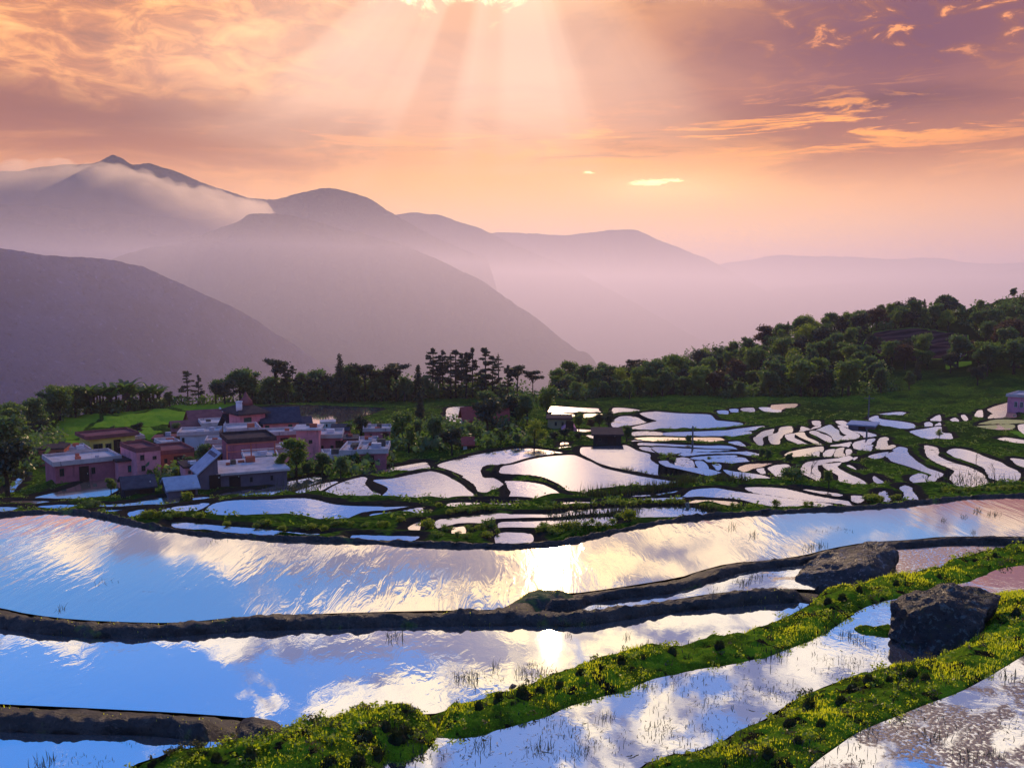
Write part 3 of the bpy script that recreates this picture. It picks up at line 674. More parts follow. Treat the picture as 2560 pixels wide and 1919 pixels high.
def loft(name, Fp, lf, Gp, lg, h, prof, mat, step=0.05, nv=30, amp=0.05, lump=0.10, seed=0, hvar=0.25, label=None, cat='bank'):
    """earth bank from its foot at one pond (photo outline Fp at level lf) to its foot at the next (Gp at lg)"""
    Fp = np.asarray(Fp); Gp = np.asarray(Gp)
    F_ = on_level(Fp[:, 0], Fp[:, 1], lf); G_ = on_level(Gp[:, 0], Gp[:, 1], lg)
    L = np.hypot(*np.diff(F_[:, :2], axis=0).T).sum(); n = int(L / step)
    F_ = soft(resample(F_, n), 15); G_ = soft(resample(G_, n), 15)
    v = np.linspace(0, 1, nv) ** (2.0 if prof is STEEP else 1.15)
    hp = np.interp(v, *zip(*prof))
    hs = h * (1 + hvar * fbm(np.arange(n) * step * 0.5, np.zeros(n) + seed * 3.1, 3, seed))
    et = np.minimum(np.arange(n), np.arange(n)[::-1]) * step
    et = sstep(-0.05, 0.55, et)
    hs = hs * et - 0.45 * (1 - et)
    P = F_[:, None, :] * (1 - v[None, :, None]) + G_[:, None, :] * v[None, :, None]
    P[:, :, 2] += np.where(hp[None, :] > 0, hs[:, None] * hp[None, :], h * hp[None, :] - 0.2 * (1 - et[:, None]))
    X_, Y_ = P[:, :, 0], P[:, :, 1]
    k = np.clip(hp, 0.15, 1)[None, :]
    dz = fbm(X_ * 1.6, Y_ * 1.6, 4, seed + 1) * lump + fbm(X_ * 6, Y_ * 6 + P[:, :, 2] * 7, 4, seed + 2) * amp
    P[:, :, 2] += dz * k
    T = np.gradient(F_, axis=0)[:, :2]; T /= np.linalg.norm(T, axis=1)[:, None] + 1e-9
    nx, ny = T[:, 1], -T[:, 0]
    out = fbm(X_ * 2.3 + 9, Y_ * 2.3 + P[:, :, 2] * 3, 4, seed + 4) * amp * 1.8
    P[:, :, 0] += out * nx[:, None]; P[:, :, 1] += out * ny[:, None]
    i = np.arange((n - 1) * (nv - 1)); a = i // (nv - 1) * nv + i % (nv - 1)
    q = np.stack([a, a + nv, a + nv + 1, a + 1], 1)
    V = P.reshape(-1, 3)
    o = mesh_obj(name, V, q, mat)
    if sum(p.normal.z for p in list(o.data.polygons)[::97]) < 0:
        o.data.flip_normals()
    SURF.append((V, q)); LOFTS.append((V, q))
    if label: tag(o, label, cat)
    return o, V, q
LOFTS = []
def back(F, lf, by, drop_):
    """a foot line lying farther off than F by so many metres"""
    P = on_level(F[:, 0], F[:, 1], lf); r = P[:, :2] / np.hypot(P[:, 0], P[:, 1])[:, None]
    Q = P[:, :2] + r * by; z = lf - drop_
    cz = np.full(len(Q), z)
    # back into photo coordinates
    d = np.stack([Q[:, 0], Q[:, 1], cz], 1)
    f = d[:, 1] * CP - d[:, 2] * SP; u = d[:, 1] * SP + d[:, 2] * CP
    return np.stack([W0 / 2 + F0 * d[:, 0] / f, H0 / 2 - F0 * u / f], 1)
loft('earth_bank', BUND1_LOW, L5, back(BUND1_LOW, L5, 2.2, 0.9), L5 - 0.9, 0.25, STEEP, MUD, 0.07, 34, 0.06, 0.10, 1, label='long dark mud bank curving along the far side of the widest pond')
loft('earth_bank', BUND2_LOW, L3, poly(P5_NEAR[:15], BUND2_TOPR[:]), -9.3, 0.33, STEEP, MUD, 0.045, 40, 0.065, 0.10, 2, label='wavy wet mud bank between the widest pond and the cloud mirroring pond below')
loft('earth_bank', poly(trace('S: 1340,1527'), BUND3_LOW, trace('S: 2110,1398 2170,1384 2246,1374 2315,1370 2373,1364 2479,1364 2560,1365 2760,1368 3300,1374')), L4, poly(trace('S: 1330,1500'), P5_NEAR[17:]), L5 + 0.1, 0.28, STEEP, MUD, 0.05, 36, 0.055, 0.09, 3, label='thin dark bank running behind the angular boulder to the right edge')
bank4 = loft('earth_bank', BUND4_LOW, L0, poly(BUND4_TOP[:-1], trace('S: 672,1803')), L3, 0.30, STEEP, MUD, 0.035, 46, 0.05, 0.10, 4, label='thick bare mud bank ending at a gap in the lower left')
b5, V5, Q5 = loft('moss_bank', BUND5_LOW[:], L2, poly(BUND5_TOP), L3 + 0.15, 0.25, BROAD, MOSS, 0.045, 40, 0.06, 0.16, 5, hvar=0.35, label='long mossy green bank rising from lower centre to the right edge between two boulders')
b6, V6, Q6 = loft('moss_bank', BUND6_LOW[:], L1, BUND6_TOP, L2 + 0.1, 0.23, BROAD, MOSS, 0.04, 44, 0.06, 0.18, 6, hvar=0.35, label='wide bright mossy bank sweeping down from the dark boulder to the bottom edge')
def mound(name, s, level, h, mat, cell=0.05, edge=0.5, lump=0.12, seed=0, label=None, cat='bank'):
    px = trace(s) if isinstance(s, str) else s
    P = chaikin(on_level(px[:, 0], px[:, 1], level)[:, :2], 2)
    lo = P.min(0) - 0.3; hi = P.max(0) + 0.3
    xs = np.arange(lo[0], hi[0], cell); ys = np.arange(lo[1], hi[1], cell)
    GX, GY = np.meshgrid(xs, ys)
    s_ = seg_sdf(np.stack([GX.ravel(), GY.ravel()], 1), P) + fbm(GX.ravel() * 2, GY.ravel() * 2, 3, seed) * 0.12
    z = level + np.where(s_ < 0, h * (1 - np.exp(s_ / edge)), -s_ * 0.0 - np.minimum(s_ * 1.2, 0.5))
    z = z + (fbm(GX.ravel() * 1.5, GY.ravel() * 1.5, 4, seed + 1) * lump + fbm(GX.ravel() * 6, GY.ravel() * 6, 3, seed + 2) * 0.04) * np.clip(-s_ * 4, 0.1, 1)
    nx = len(xs); ny = len(ys)
    i = np.arange((ny - 1) * (nx - 1)); a = i // (nx - 1) * nx + i % (nx - 1)
    q = np.stack([a, a + 1, a + nx + 1, a + nx], 1)
    keep = (s_[q].min(1) < 0.2)
    q = q[keep]; used, inv = np.unique(q, return_inverse=True)
    V = np.stack([GX.ravel(), GY.ravel(), z], 1)[used]; q = inv.reshape(-1, 4)
    o = mesh_obj(name, V, q, mat); SURF.append((V, q))
    if label: tag(o, label, cat)
    return o, V, q
b7, V7, Q7 = mound('moss_mound', 'S: 270,1960 330,1912 395,1890 445,1882 525,1872 567,1857 640,1852 700,1834 735,1806 800,1796 845,1790 905,1782 1000,1775 1072,1786 1078,1842 1066,1856 1030,1880 998,1892 965,1888 932,1912 910,1990 270,1990', -7.85, 0.42, MOSS, 0.045, 0.5, 0.16, 30, 'lumpy mossy mound at the bottom left where the banks meet')
b8, V8, Q8 = mound('moss_spit', 'S: 2122,1569 2150,1562 2200,1568 2226,1562 2240,1585 2222,1592 2180,1588 2140,1582', L2, 0.22, MOSS, 0.05, 0.3, 0.06, 31, 'small mossy spit reaching from the dark boulder into the pond')
b9, V9, Q9 = mound('moss_mound', 'S: 1268,1520 1293,1499 1342,1481 1425,1486 1440,1500 1400,1522 1340,1530 1300,1532', -9.15, 0.38, MUDM, 0.05, 0.4, 0.1, 32, 'low grassy hump where the two thin mud banks fork')
e4 = mound('bank_end', 'S: 600,1796 655,1794 694,1806 712,1824 700,1842 660,1858 600,1866 560,1850', -8.05, 0.34, MUD, 0.045, 0.4, 0.1, 33)[0]
e4.parent = bank4[0]
# water running through the notch in the hump and the gap by the mound
# ---------------------------------------------------------------- grass on the mossy banks
GRASS = mat_leaf('grass_blades', (0.09, 0.14, 0.006), (0.34, 0.46, 0.012), 0.65, (0.60, 0.66, 0.014), 0.9)
GRASSD = mat_leaf('weed_blades', (0.016, 0.024, 0.008), (0.045, 0.055, 0.014), 0.3)
def blades(name, V, Q, dens, hmin, hmax, mat, seed, wid=0.007, clump=0.6, nzmin=0.25, zmin=None):
    r = np.random.default_rng(seed)
    A = V[Q[:, 0]]; B = V[Q[:, 1]]; C = V[Q[:, 2]]; E = V[Q[:, 3]]
    nn = np.cross(C - A, E - B); ar = np.linalg.norm(nn, axis=1) / 2
    nz = np.abs(nn[:, 2]) / (np.linalg.norm(nn, axis=1) + 1e-9)
    cx = A.mean(1) * 0 + A[:, 0]
    k = np.clip(fbm(A[:, 0] * 1.1, A[:, 1] * 1.1, 4, seed) * 1.6 + clump, 0.02, 1.3)
    p = ar * k * (nz > nzmin) * (1 if zmin is None else (A[:, 2] > zmin))
    cnt = int(p.sum() * dens)
    f = r.choice(len(Q), cnt, p=p / p.sum())
    u, w = r.random(cnt)[:, None], r.random(cnt)[:, None]
    base = (A[f] * (1 - u) + B[f] * u) * (1 - w) + (E[f] * (1 - u) + C[f] * u) * w
    h = (hmin + (hmax - hmin) * r.random(cnt) ** 2.2) * np.clip(k[f], 0.4, 1.2)
    a = r.random(cnt) * 6.283; ln = r.random(cnt) * 0.7 + 0.1
    dv = np.stack([np.cos(a), np.sin(a), a * 0], 1); sd = np.stack([-np.sin(a), np.cos(a), a * 0], 1)
    wd_ = (wid * (0.7 + 0.8 * r.random(cnt)))[:, None]
    p0 = base - sd * wd_ - [0, 0, 0.01]; p1 = base + sd * wd_ - [0, 0, 0.01]
    mid = base + dv * (h * ln * 0.35)[:, None]; mid[:, 2] += h * 0.6
    p2 = mid + sd * wd_ * 0.7; p3 = mid - sd * wd_ * 0.7
    tip = base + dv * (h * ln)[:, None]; tip[:, 2] += h * (1 - 0.3 * ln)
    VV = np.stack([p0, p1, p2, p3, tip], 1).reshape(-1, 3)
    b = np.arange(cnt)[:, None] * 5
    F4 = (b + [0, 1, 2, 3]).tolist(); F3 = (b + [3, 2, 4]).tolist()
    return mesh_obj(name, VV, F4 + F3, mat, smooth=False)
for V, Q, dn, sd_, hm in ((V5, Q5, 460, 41, .13), (V6, Q6, 760, 42, .13), (V7, Q7, 850, 43, .13), (V8, Q8, 500, 44, .14), (V9, Q9, 120, 45, .14)):
    tag(blades('grass', V, Q, dn, 0.02, hm, GRASS, sd_, 0.007, 0.22), kind='stuff')
for V, Q, dn, sd_ in ((V5, Q5, 60, 51), (V6, Q6, 70, 52), (V7, Q7, 80, 53)):
    tag(blades('grass', V, Q, dn, 0.06, 0.20, GRASSD, sd_, 0.009, 0.3), kind='stuff')
def weeds(V, Q, n, seed):
    r = random.Random(seed); cl = []
    for _ in range(n):
        a = V[Q[r.randrange(len(Q))][0]]
        if a[2] > -7.0 or r.random() < .15:
            pass
        h = r.uniform(.05, .15); cl.append(((a[0], a[1], a[2] + h * .5), (h * r.uniform(.7, 1.5), h, h * .6)))
    LV_, LF = leaves0(cl, n * 26, .05, seed)
    tag(mesh_obj('weeds', LV_, LF, GRASSW if seed % 2 else GRASSV, None, False), kind='stuff')
GRASSW = mat_leaf('broad_weed_leaves', (0.05, 0.10, 0.008), (0.20, 0.30, 0.015), 0.55, (0.36, 0.46, 0.01), 1.2)
GRASSV = mat_leaf('dry_weed_leaves', (0.035, 0.035, 0.010), (0.12, 0.11, 0.03), 0.35, None, 1.2)
for V, Q, n_, s_ in ((V5, Q5, 230, 71), (V6, Q6, 220, 73), (V7, Q7, 170, 75), (V5, Q5, 60, 72), (V6, Q6, 60, 74), (V7, Q7, 50, 76)): weeds(V, Q, n_, s_)
for i_, (V, Q) in enumerate(LOFTS[:4]):
    tag(blades('grass', V, Q, 26 if i_ else 14, 0.03, 0.14, GRASS if i_ % 2 else GRASSD, 60 + i_, 0.008, -0.05, 0.1), kind='stuff')
# ---------------------------------------------------------------- a surface to stand small things on
_bv = []; _bf = []; _o = 0
for V, Q in SURF: _bv.append(V); _bf.append(Q + _o); _o += len(V)
FORE = BVHTree.FromPolygons([Vector(v) for v in np.concatenate(_bv)], np.concatenate(_bf).tolist())
def stand(px, py):
    """point of a bank seen at a point of the photograph"""
    hit = FORE.ray_cast(Vector((0, 0, 0)), Vector(ray(px, py)).normalized(), 200)
    return hit[0] if hit[0] else None
# ---------------------------------------------------------------- boulders
def boulder(name, pts, mats, cuts=4, amp=0.05, seed=0):
    bm = bmesh.new()
    for p in pts: bm.verts.new(p)
    bmesh.ops.convex_hull(bm, input=bm.verts)
    bmesh.ops.delete(bm, geom=[v for v in bm.verts if not v.link_faces], context='VERTS')
    bmesh.ops.bevel(bm, geom=list(bm.edges), offset=0.05, segments=2, affect='EDGES', profile=0.6)
    bmesh.ops.triangulate(bm, faces=bm.faces)
    for _ in range(cuts):
        bmesh.ops.subdivide_edges(bm, edges=[e for e in bm.edges if e.calc_length() > 0.09], cuts=1, use_grid_fill=True)
        bmesh.ops.triangulate(bm, faces=[f for f in bm.faces if len(f.verts) > 3])
    bm.normal_update()
    for v in bm.verts:
        q = v.co * 1.0 + Vector((seed * 7.3, 0, 0))
        d = mnoise.fractal(q * 1.1, 1.0, 2.0, 4) * amp * 1.5 + mnoise.fractal(q * 4.5, 0.9, 2.1, 5) * amp * 0.55 - abs(mnoise.noise(q * Vector((0.8, 1.6, 3.2)))) * amp * 0.8
        v.co += v.normal * d
    me = bpy.data.meshes.new(name); bm.to_mesh(me); bm.free()
    o = bpy.data.objects.new(name, me); COL.objects.link(o)
    for m in mats: me.materials.append(m)
    me.shade_smooth()
    return o
def mat_rock(name, c0, c1, lich, moss):
    m, nt, out = new_mat(name)
    p = objco(nt); n1 = noise(nt, p, 1.4, 7, 0.65, 0.4); n2 = noise(nt, p, 7, 6, 0.65); n3 = noise(nt, p, 24, 4, 0.6)
    c = mix(nt, smooth(nt, n1, .35, .65), c0, c1)
    c = mix(nt, smooth(nt, n2, .545, .63), c, lich)
    c = mix(nt, smooth(nt, n3, .40, .30), c, tuple(x * .4 for x in c0))
    c = mix(nt, smooth(nt, noise(nt, p, 2.3, 5, .6), .53, .62), c, moss)
    matte(nt, out, c, bump(nt, n1 * 0.6 + n2 * 0.7 + n3 * 0.35, 0.16), 0.05, smooth(nt, n2, .3, .7, .25, .5))
    return m
ROCKA = mat_rock('weathered_rock', (.018, .015, .020), (.060, .046, .050), (.17, .15, .17), (.045, .030, .020))
ROCKB = mat_rock('dark_wet_rock', (.005, .005, .008), (.017, .016, .022), (.07, .09, .10), (.022, .026, .010))
def px_local(cx, cy, level, pts):
    """boulder corners given as (photo x, photo y, metres farther than the middle)"""
    o = on_level(cx, cy, level); d0 = math.hypot(o[0], o[1]); res = []
    for x, y, dd in pts:
        q = at_dist(x, y, d0 + dd); res.append(Vector(q - o))
    return Vector(o), res
oA, ptsA = px_local(2110, 1462, L4, [(1992, 1478, -.1), (1988, 1440, .1), (2006, 1407, .7), (2060, 1385, 1.6), (2168, 1352, 2.3), (2230, 1352, 2.2), (2244, 1380, 1.7), (2240, 1398, 1.2), (2224, 1436, .2), (2172, 1456, -.3), (2175, 1408, .1), (2070, 1480, -.5), (2010, 1490, -.3), (2120, 1490, .2), (2240, 1470, 1.6), (2100, 1470, 2.4), (2010, 1470, 1.4)])
ba = boulder('boulder', ptsA, [ROCKA], 4, 0.075, 1); ba.location = oA
tag(ba, 'angular grey boulder with a sloping lichened top between thin bank and mossy bank', 'boulder')
oB, ptsB = px_local(2340, 1625, L2, [(2222, 1548, .5), (2227, 1508, .8), (2298, 1472, 1.3), (2352, 1464, 1.5), (2440, 1468, 1.9), (2508, 1484, 2.0), (2470, 1530, .6), (2418, 1630, -.2), (2356, 1655, -.4), (2300, 1650, -.3), (2252, 1622, -.1), (2222, 1590, .2), (2390, 1490, .6), (2290, 1530, .15), (2250, 1640, 1.5), (2480, 1600, 2.2), (2360, 1610, 2.6)])
bb = boulder('boulder', ptsB, [ROCKB], 4, 0.085, 2); bb.location = oB
tag(bb, 'larger black wet boulder sunk beside the wide bright mossy bank', 'boulder')
# small stone on the bank
oC, ptsC = px_local(1283, 1722, L3, [(1265, 1726, 0), (1280, 1702, .15), (1296, 1712, .2), (1294, 1728, .05), (1275, 1730, -.1), (1282, 1722, .4)])
bc = boulder('stone', ptsC, [ROCKA], 3, 0.02, 3); bc.location = oC
tag(bc, 'small pale pointed stone leaning on the long mossy bank', 'stone')
# ---------------------------------------------------------------- dark tussocks along the mossy banks
TUSM = mat_leaf('tussock_leaves', (0.014, 0.020, 0.007), (0.05, 0.065, 0.012), 0.25)
TUSC = mat_simple('tussock_clod', (0.022, 0.018, 0.012), (0.04, 0.05, 0.012), 0.9, 9.0, 0.05)
def tussock(seed):
    r = random.Random(seed)
    root = empty('tussock')
    bm = bmesh.new(); bmesh.ops.create_icosphere(bm, subdivisions=4, radius=0.14)
    for v in bm.verts:
        q = v.co * 7 + Vector((seed * 3.7, 0, 0))
        v.co *= 1 + 0.45 * mnoise.fractal(q * 0.6, 1, 2, 4)
        v.co.z = v.co.z * 1.25 + 0.08
    me_ = bpy.data.meshes.new('clod'); bm.to_mesh(me_); bm.free(); me_.shade_smooth(); me_.materials.append(TUSC)
    c = bpy.data.objects.new('clod', me_); COL.objects.link(c); c.parent = root
    V = []; F = []
    for k in range(420):
        z = r.random() ** 0.7; a = r.random() * 6.283; rad = 0.13 * math.sqrt(max(0, 1 - (z * 0.85) ** 2)) * (0.8 + .3 * r.random())
        b = Vector((math.cos(a) * rad, math.sin(a) * rad, z * 0.26 + 0.01))
        d = Vector((math.cos(a) * (1.1 - z), math.sin(a) * (1.1 - z), 0.5 + z)).normalized() * (0.03 + 0.07 * r.random())
        s_ = Vector((-math.sin(a), math.cos(a), 0)) * (0.005 + .004 * r.random())
        i = len(V); V += [b - s_, b + s_, b + d]; F.append((i, i + 1, i + 2))
    mesh_obj('foliage', [tuple(v) for v in V], F, TUSM, root, False)
    return root
TUS = [tussock(s) for s in (1, 2, 3)]; TUSK = [kids(t) for t in TUS]
TSP = [('D2', [(970,1280),(1090,1228),(1235,1195),(1345,1172),(1465,1140),(1590,1068),(1720,1030),(1840,995),(1970,962),(2150,938)], 'dark rounded tussock in the row along the top of the long mossy bank', 'tussocks on the long mossy bank'),
       ('D3', [(340,900),(1090,605),(1000,630),(1680,475),(1970,360),(2020,350),(1190,560),(1420,520)], 'dark rounded tussock in the row along the top of the long mossy bank', 'tussocks on the long mossy bank'),
       ('D3', [(1515,1075),(1375,1105),(1250,1100),(1155,1165),(1080,1230),(890,1280),(770,1385),(960,1375),(820,1470),(2150,710),(640,1560),(1600,1090)], 'dark rounded tussock scattered on the wide bright mossy bank', 'tussocks on the wide mossy bank'),
       ('D2', [(290,1450),(470,1470),(60,1600),(230,1630),(350,1560),(540,1440),(400,1390)], 'dark tussock on the lumpy mossy mound at the bottom left', 'tussocks on the mossy mound'),
       ('D1', [(1320,1590),(1530,1560)], 'dark tussock on the lumpy mossy mound at the bottom left', 'tussocks on the mossy mound')]
ti = 0
for rg, pts, lab, grp in TSP:
    for (zx, zy) in pts:
        x0, y0, sc = REG[rg]; q = stand(x0 + zx / sc, y0 + (zy + 25) / sc)
        if q is None: continue
        k = ti % 3; s_ = rnd.uniform(.45, .85) * (1.2 if 'mound' in lab else 1)
        loc = q - Vector((0, 0, .03))
        if ti < 3:
            r_ = TUS[k]; r_.location = loc; r_.scale = (s_, s_, s_)
        else:
            r_ = copy_tree(TUS[k], TUSK[k], loc, rnd.random() * 6.28, (s_ * rnd.uniform(.85, 1.3), s_, s_ * rnd.uniform(.7, 1.15)))
        tag(r_, lab, 'tussock', grp); ti += 1
# ---------------------------------------------------------------- sprigs and rice stubble standing in the ponds
def tuft(seed, n, h, spread, bent):
    r = random.Random(seed); V = []; F = []
    for k in range(n):
        a = r.random() * 6.283; d = r.random() ** .6 * spread
        b = Vector((math.cos(a) * d, math.sin(a) * d, -0.03)); hh = h * (.4 + .6 * r.random())
        la = r.random() * 6.283; ln = r.random() * bent
        t = Vector((math.cos(la) * ln * hh, math.sin(la) * ln * hh, hh * (1 - .45 * ln))); s_ = Vector((-math.sin(la), math.cos(la), 0)) * 0.006
        i = len(V); m_ = b + t * .55 + Vector((0, 0, hh * .12))
        V += [b - s_, b + s_, m_ + s_ * .8, m_ - s_ * .8, b + t]; F += [(i, i + 1, i + 2, i + 3), (i + 3, i + 2, i + 4)]
    return mesh_obj('water_plant', [tuple(v) for v in V], F, GRASSD, None, False)
TUFT = [tuft(1, 34, .22, .22, 1.1), tuft(2, 22, .16, .34, 1.5), tuft(3, 14, .26, .12, .8), tuft(4, 46, .14, .5, 1.6), tuft(5, 26, .12, .6, 1.8)]
LV = {'P3': (L3, 'thin dark weed tuft standing in the cloud mirroring pond', 'weed tufts in the cloud mirroring pond'),
      'P2': (L2, 'dark sprawling weed tuft in the pond between the two mossy banks', 'weed tufts between the mossy banks'),
      'P1': (L1, 'ragged weed tuft among the floating scum at the lower right', 'weed tufts in the scummy pond'),
      'P5': (L5, 'sparse weed sprig far out in the widest pond', 'weed sprigs in the widest pond'),
      'P4': (L4, 'low green weed tuft in the narrow weedy pond', 'weed tufts in the narrow pond'),
      'P0': (L0, 'weed sprig in the blue water at the bottom left', 'weed sprigs at the bottom left')}
TF = [('P3', 'D2', '455,860 900,1100 940,1120 985,1110 1010,1125 1060,1040 1230,1080 1260,1095 1300,1060 1330,1090 1280,1030 1360,1040 1440,820 1520,850 1870,860 870,1110'),
      ('P2', 'D2', '1450,1380 1500,1410 1540,1440 1600,1480 1660,1450 1370,1480 1340,1530 1380,1560 1400,1600 1290,1580 1640,1520 720,1530 770,1560 560,1590 990,1520 930,1550 1720,1590 2100,1440 2130,1460 2030,1290 1990,1160 2080,1180 2140,1150 1820,1480 1740,1350 1460,1620 1590,1560'),
      ('P2', 'D3', '90,1140 160,1120 310,1080 520,1060 720,1000 700,970 1050,990 1090,1030 1130,1010 1020,1080 1180,880 1130,850 1320,1000 1280,940 640,1130 660,1180 720,1210 790,1180 430,1180 490,1230 350,1220 240,1240 380,1350 320,1420 280,1300 20,1450 630,1220 570,1190 860,900 940,890'),
      ('P1', 'D3', '1240,1440 1000,1600 1100,1560 1300,1560 1900,1420 2000,1580 1850,1600 1650,1480 2150,1400 2100,1100 1500,1400 950,1640'),
      ('P5', 'D3', '410,190 550,245 960,220 950,310 875,325 1060,200 1105,210 1910,95 1830,130 2020,115 1705,150 1890,225'),
      ('P5', 'D1', '650,525 365,690 1325,275'),
      ('P4', 'D3', '480,540 520,530 450,520 560,500 640,480 300,600 330,570'), ('P4', 'D2', '1640,690 1700,670 1760,660'),
      ('P0', 'D1', '430,1600 840,1480 1200,1510 250,1640 600,1620')]
fi = 0
for pn, rg, s in TF:
    lv, lab, grp = LV[pn]
    for t_ in s.split():
        zx, zy = map(float, t_.split(',')); x0, y0, sc = REG[rg]
        q = on_level(x0 + zx / sc, y0 + zy / sc, lv)
        k = rnd.choice([0, 1, 3, 4, 3] if pn in ('P2', 'P1') else [0, 1, 2])
        s_ = rnd.uniform(.7, 1.3) * (1.3 if pn in ('P5',) else 1)
        if fi < 5: o = TUFT[fi]
        else: o = TUFT[k].copy(); COL.objects.link(o)
        o.location = Vector(q); o.rotation_euler = (0, 0, rnd.random() * 6.28); o.scale = (s_, s_, s_ * rnd.uniform(.7, 1.2))
        tag(o, lab, 'weed tuft', grp); fi += 1
# ---------------------------------------------------------------- trees and shrubs
LEAF = mat_leaf('leaves_dark_green', (0.018, 0.040, 0.014), (0.080, 0.135, 0.030), 0.42, (0.09, 0.17, 0.03), 0.12)
LEAFB = mat_leaf('leaves_mid_green', (0.030, 0.058, 0.010), (0.11, 0.17, 0.02), 0.45, (0.14, 0.23, 0.02), 0.12)
LEAFY = mat_leaf('leaves_yellow_green', (0.045, 0.080, 0.007), (0.15, 0.21, 0.014), 0.5, (0.20, 0.27, 0.012), 0.4)
LEAFR = mat_leaf('leaves_russet', (0.030, 0.024, 0.010), (0.075, 0.050, 0.020), 0.35, (0.09, 0.05, 0.015), 0.12)
NEEDLE = mat_leaf('needles', (0.008, 0.016, 0.012), (0.034, 0.052, 0.024), 0.22, (0.05, 0.07, 0.015), 0.12)
BARK = mat_simple('bark', (0.030, 0.022, 0.018), (0.055, 0.042, 0.034), 0.9, 3.0, 0.03)
leaves = leaves0
def make_tree(name, label, cat, trunk_fn, clumps, n, size, mat, seed, group=None):
    root = empty(name); tag(root, label, cat, group)
    m_ = MB(); trunk_fn(m_); m_.build('trunk', BARK, root, True)
    V, F = leaves(clumps, n, size, seed)
    mesh_obj('crown', V, F, mat, root, False)
    return root
def p_broad(seed, mat, h=8.0, w=3.2, n=3400, size=.46, nm='broadleaf_tree'):
    r = random.Random(seed); cl = []
    for k in range(r.randint(11, 15)):
        a = r.random() * 6.283; z = r.uniform(.34, .93) * h
        rr = w * math.sqrt(max(.08, 1 - ((z / h - .58) / .46) ** 2)) * r.uniform(.25, .78)
        s = w * r.uniform(.28, .46)
        cl.append(((math.cos(a) * rr, math.sin(a) * rr, z), (s, s, s * .72)))
    cl.append(((0, 0, h * .6), (w * .5, w * .5, h * .25)))
    def tr(m_):
        m_.tube([(0, 0, -.8), (.05, 0, h * .25), (.15, .1, h * .55), (.1, .1, h * .8)], [h * .035, h * .028, h * .016, h * .006])
        for c, s in cl[:6]:
            m_.tube([(.08, .03, h * .28), (c[0] * .5, c[1] * .5, c[2] * .75), c], [h * .014, h * .009, h * .003], 5)
    return make_tree(nm, None, 'tree', tr, cl, n, size, mat, seed)
def p_pine(seed, h=12.0, w=2.0, lo=.38, mat=None, n=2600, size=.46, top=1.0):
    r = random.Random(seed); cl = []; br = []
    z = lo * h
    while z < h * .97:
        f = (z / h - lo) / (1 - lo)
        for _ in range(r.choice([1, 2, 2, 3])):
            a = r.random() * 6.283; L = w * (1.05 - f * .75) * r.uniform(.4, 1.0)
            c = (math.cos(a) * L, math.sin(a) * L, z + r.uniform(-.1, .5))
            s = r.uniform(.45, .8) * (1.15 - .45 * f)
            cl.append((c, (s * 1.15, s * 1.15, s * .38))); br.append(((0, 0, z - .3), c))
        z += h * r.uniform(.045, .075)
    cl.append(((0, 0, h * .97), (.4 * top, .4 * top, .7)))
    def tr(m_):
        m_.tube([(0, 0, -.8), (.06, .04, h * .4), (-.04, .05, h * .75), (0, 0, h)], [h * .018, h * .014, h * .009, h * .002], 6)
        for a, b in br: m_.tube([a, b], [.05, .015], 4)
    return make_tree('pine_tree', None, 'tree', tr, cl, n, size, mat or NEEDLE, seed)
def p_umbrella(seed, h=10.0):
    r = random.Random(seed); cl = []
    for k in range(9):
        a = r.random() * 6.283; L = r.uniform(.6, 2.6); z = h * r.uniform(.68, .98)
        cl.append(((math.cos(a) * L, math.sin(a) * L, z), (r.uniform(.9, 1.4), r.uniform(.9, 1.4), .55)))
    def tr(m_):
        m_.tube([(0, 0, -.8), (.1, 0, h * .4), (-.1, .1, h * .7), (0, 0, h * .9)], [.2, .16, .1, .04], 6)
        for c, s in cl: m_.tube([(0, .05, h * .55), (c[0] * .6, c[1] * .6, c[2] - .5), c], [.08, .05, .02], 5)
    return make_tree('umbrella_pine', None, 'tree', tr, cl, 1800, .44, NEEDLE, seed)
def p_cone(seed, h=12.0, w=2.2, mat=None, n=2600):
    r = random.Random(seed); cl = []
    for k in range(34):
        f = (k + .5) / 34; z = h * (.08 + .9 * f); L = w * (1 - f) ** .8
        a = k * 2.4 + r.random(); s = .35 + L * .42
        cl.append(((math.cos(a) * L * .6, math.sin(a) * L * .6, z), (s, s, s * .5 + .25)))
    def tr(m_): m_.tube([(0, 0, -.8), (0, 0, h * .5), (0, 0, h)], [.22, .14, .02], 6)
    return make_tree('conifer_tree', None, 'tree', tr, cl, n, .42, mat or NEEDLE, seed)
